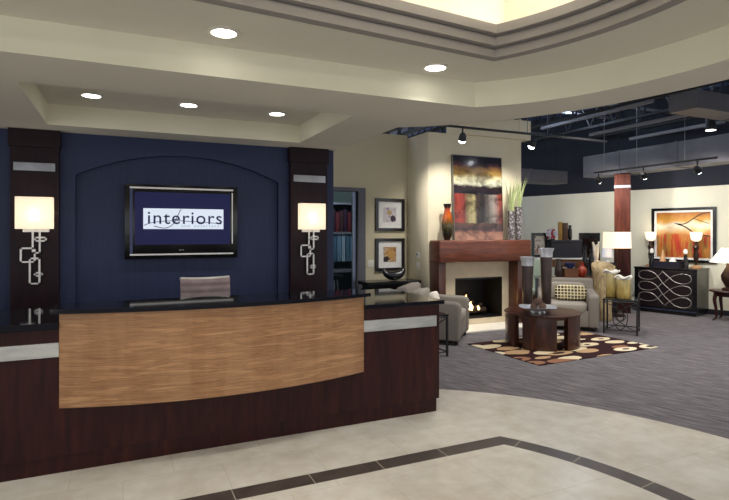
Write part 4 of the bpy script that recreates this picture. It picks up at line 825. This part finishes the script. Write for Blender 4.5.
# ------------------------------------------------------------------ dark ceiling services
def duct(x0, x1, y0, y1, z0, z1, label, seam=1.2, mm='duct'):
    t = thing('air_duct', label, 'duct', ((x0+x1)/2, (y0+y1)/2, z0)); B().bb(x0, x1, y0, y1, z0, z1, 0.006).obj('duct_body', mm, t, smooth=0)
    ax = x1-x0 > y1-y0; n = int(max(x1-x0, y1-y0)/seam)
    for i in range(1, n+1):
        q = (x0 if ax else y0)+i*seam
        if ax: B().bb(q-0.02, q+0.02, y0-0.012, y1+0.012, z0-0.012, z1+0.012).obj('seam_flange', mm, t, smooth=0)
        else: B().bb(x0-0.012, x1+0.012, q-0.02, q+0.02, z0-0.012, z1+0.012).obj('seam_flange', mm, t, smooth=0)
    for f in (0.2, 0.9):
        px_ = x0+(x1-x0)*f if ax else (x0+x1)/2; py_ = (y0+y1)/2 if ax else y0+(y1-y0)*f
        B().cyl((px_, py_, z1), (px_, py_, 4.4), 0.008, seg=6).obj('hanger_rod', 'steelblack', t)
    return t
duct(8.98, 9.48, 1.5, 8.4, 2.765, 3.21, 'long grey sheet metal duct running above the red column')
duct(7.0, 12.0, 4.62, 5.02, 3.27, 3.52, 'grey duct nearest the curved header at the upper right')
duct(6.95, 9.2, 9.05, 9.5, 2.7, 2.98, 'dark grey duct end beyond the chimney breast')
duct(5.25, 6.7, 7.46, 8.0, 3.255, 3.6, 'short beige duct resting over the top of the chimney breast', mm='breast')
for i, (x, l) in enumerate(((4.6, 'open web steel joist over the chimney breast'), (5.6, 'open web steel joist over the right end of the mantel'), (6.7, 'open web steel joist right of the chimney breast'), (7.7, 'open web steel joist over the coffee table area'), (8.75, 'open web steel joist left of the long grey duct'), (9.75, 'open web steel joist right of the long grey duct'), (10.9, 'open web steel joist nearest the right wall'))):
    t = thing('steel_joist', l, 'roof joist', (x, 7, 4.4), 0, 'open web roof joists')
    B().bb(x-0.05, x+0.05, 1.0, 14.5, 4.34, 4.4).obj('top_chord', 'steelblack', t, smooth=0); B().bb(x-0.05, x+0.05, 1.4, 14.0, 3.72, 3.77).obj('bottom_chord', 'steelblack', t, smooth=0)
    g = B(); y = 1.4
    while y < 13.6: g.tube([(x, y, 3.75), (x, y+0.3, 4.36)], 0.018, 6); g.tube([(x, y+0.3, 4.36), (x, y+0.6, 3.75)], 0.018, 6); y += 0.6
    g.obj('web', 'steelblack', t)
for y, z, l in ((7.0, 3.95, 'dark conduit pipe crossing under the joists, nearest of three'), (8.2, 4.05, 'dark conduit pipe crossing under the joists, middle of three'), (9.6, 3.9, 'dark conduit pipe crossing under the joists, farthest of three')):
    t = thing('conduit_pipe', l, 'pipe', (7.5, y, z), 0, 'conduit pipes'); B().cyl((4.2, y, z), (11.5, y, z), 0.03, seg=10).obj('pipe', 'strut', t)
    for xx in (5.1, 8.2, 10.3): B().cyl((xx, y, z+0.03), (xx, y, 4.4), 0.005, seg=6).obj('hanger_rod', 'steelblack', t)
for x, y0, y1, z, l in ((7.45, 5.6, 8.0, 3.6, 'grey strut channel hung under the joists, leftmost of three'), (7.98, 5.2, 7.3, 3.4, 'grey strut channel hung under the joists, middle of three'), (8.55, 5.2, 6.9, 3.3, 'grey strut channel hung under the joists, rightmost of three')):
    t = thing('strut_channel', l, 'channel', (x, (y0+y1)/2, z), 0, 'hung strut channels'); B().bb(x-0.025, x+0.025, y0, y1, z, z+0.05).obj('channel', 'strut', t, smooth=0)
    for yy in (y0+0.2, y1-0.2): B().cyl((x, yy, z+0.05), (x, yy, 4.4), 0.006, seg=6).obj('hanger_rod', 'steelblack', t)
def track(p0, p1, rods, label):
    t = thing('light_track', label, 'light track', ((p0[0]+p1[0])/2, (p0[1]+p1[1])/2, p0[2])); p0, p1 = Vector(p0), Vector(p1); d = p1-p0
    B().box((p0+p1)/2, (d.length, 0.036, 0.03), 0, math.atan2(d.y, d.x)).obj('rail', 'blacksatin', t, smooth=0)
    for f in rods: q = p0+d*f; B().cyl((q.x, q.y, q.z+0.014), (q.x, q.y, 4.4), 0.005, seg=6).obj('hanger_rod', 'strut', t)
def head(x, y, z, target, e, label, ang=70, col=NEUT):
    t = thing('track_spotlight', label, 'spotlight', (x, y, z), 0, 'track spotlights'); d = (Vector(target)-Vector((x, y, z-0.13))).normalized(); c = Vector((x, y, z-0.13))
    B().cyl((x, y, z-0.001), (x, y, z-0.07), 0.012, seg=10).obj('stem', 'blacksatin', t); B().tube([c-d*0.06, c-d*0.03, c+d*0.05], [0.03, 0.05, 0.062], 18).obj('lamp_body', 'blacksatin', t); B().tube([c+d*0.05, c+d*0.075, c+d*0.09], [0.055, 0.05, 0.03], 18).obj('lens', 'hotlens', t)
    light('SPOT', c+d*0.1, e, col, target, 0.05, ang, 0.7)
track((4.12, 6.6, 3.165), (7.6, 6.6, 3.165), (0.12, 0.5, 0.62), 'black light track crossing in front of the chimney breast')
head(4.62, 6.6, 3.15, (5.0, 7.5, 1.5), 85, 'track spotlight lit in front of the chimney breast left of the painting', 100)
head(5.97, 6.6, 3.15, (5.9, 7.5, 1.6), 75, 'track spotlight lit just right of the chimney breast', 100)
track((8.2, 7.4, 2.73), (8.2, 5.1, 2.73), (0.1, 0.4, 0.78), 'black light track hung before the right wall')
for y, tg, l in ((7.3, (10.0, 8.3, 1.8), 'track spotlight nearest the red column, leftmost on its track'), (6.35, (10.2, 7.3, 1.6), 'track spotlight right of the red column, middle of its track'), (5.4, (10.5, 6.2, 1.6), 'track spotlight under the grey duct, rightmost on its track')):
    head(8.2, y, 2.716, tg, 95, l, 115)
t = thing('high_bay_light', 'black can light hanging from the dark ceiling at the far right', 'ceiling light', (8.4, 5.32, 3.2)); B().cyl((8.4, 5.32, 3.2), (8.4, 5.32, 3.4), 0.08, 0.07).obj('housing', 'blacksatin', t); B().cyl((8.4, 5.32, 3.196), (8.4, 5.32, 3.2), 0.068).obj('lens', 'lens', t); B().cyl((8.4, 5.32, 3.4), (8.4, 5.32, 4.4), 0.008, seg=6).obj('hanger_rod', 'steelblack', t)
for x, y in ((6.2, 8.6), (7.2, 10.5), (10.3, 4.6), (5.1, 9.6)): light('POINT', (x, y, 4.1), 22, COOL, size=0.12)      # added unseen lights to brighten deck and joists
light('SPOT', (8.4, 5.32, 3.17), 90, NEUT, (8.4, 5.32, 0), 0.08, 130, 0.8)
for x, y, l in ((8.35, 8.1, 'small fluorescent strip high in the dark ceiling over the column'), (8.2, 5.78, 'fluorescent strip high in the dark ceiling beside the curved header')):
    t = thing('strip_light', l, 'ceiling light', (x, y, 4.2), 0, 'strip lights'); B().bb(x-0.3, x+0.3, y-0.06, y+0.06, 4.24, 4.4).obj('housing', 'blacksatin', t, smooth=0); B().bb(x-0.28, x+0.28, y-0.04, y+0.04, 4.215, 4.24).obj('tube', 'tubelens', t, smooth=0)
    light('POINT', (x, y, 4.12), 30, COOL, size=0.12)
for x, y in ((5.4, 5.2), (6.9, 3.4), (5.6, 3.6), (8.6, 3.8), (7.2, 6.4), (4.6, 5.6)):      # added spots without fixtures, to brighten the carpet
    light('SPOT', (x, y, 3.6), 110, NEUT, (x, y, 0), 0.1, 130, 0.8)
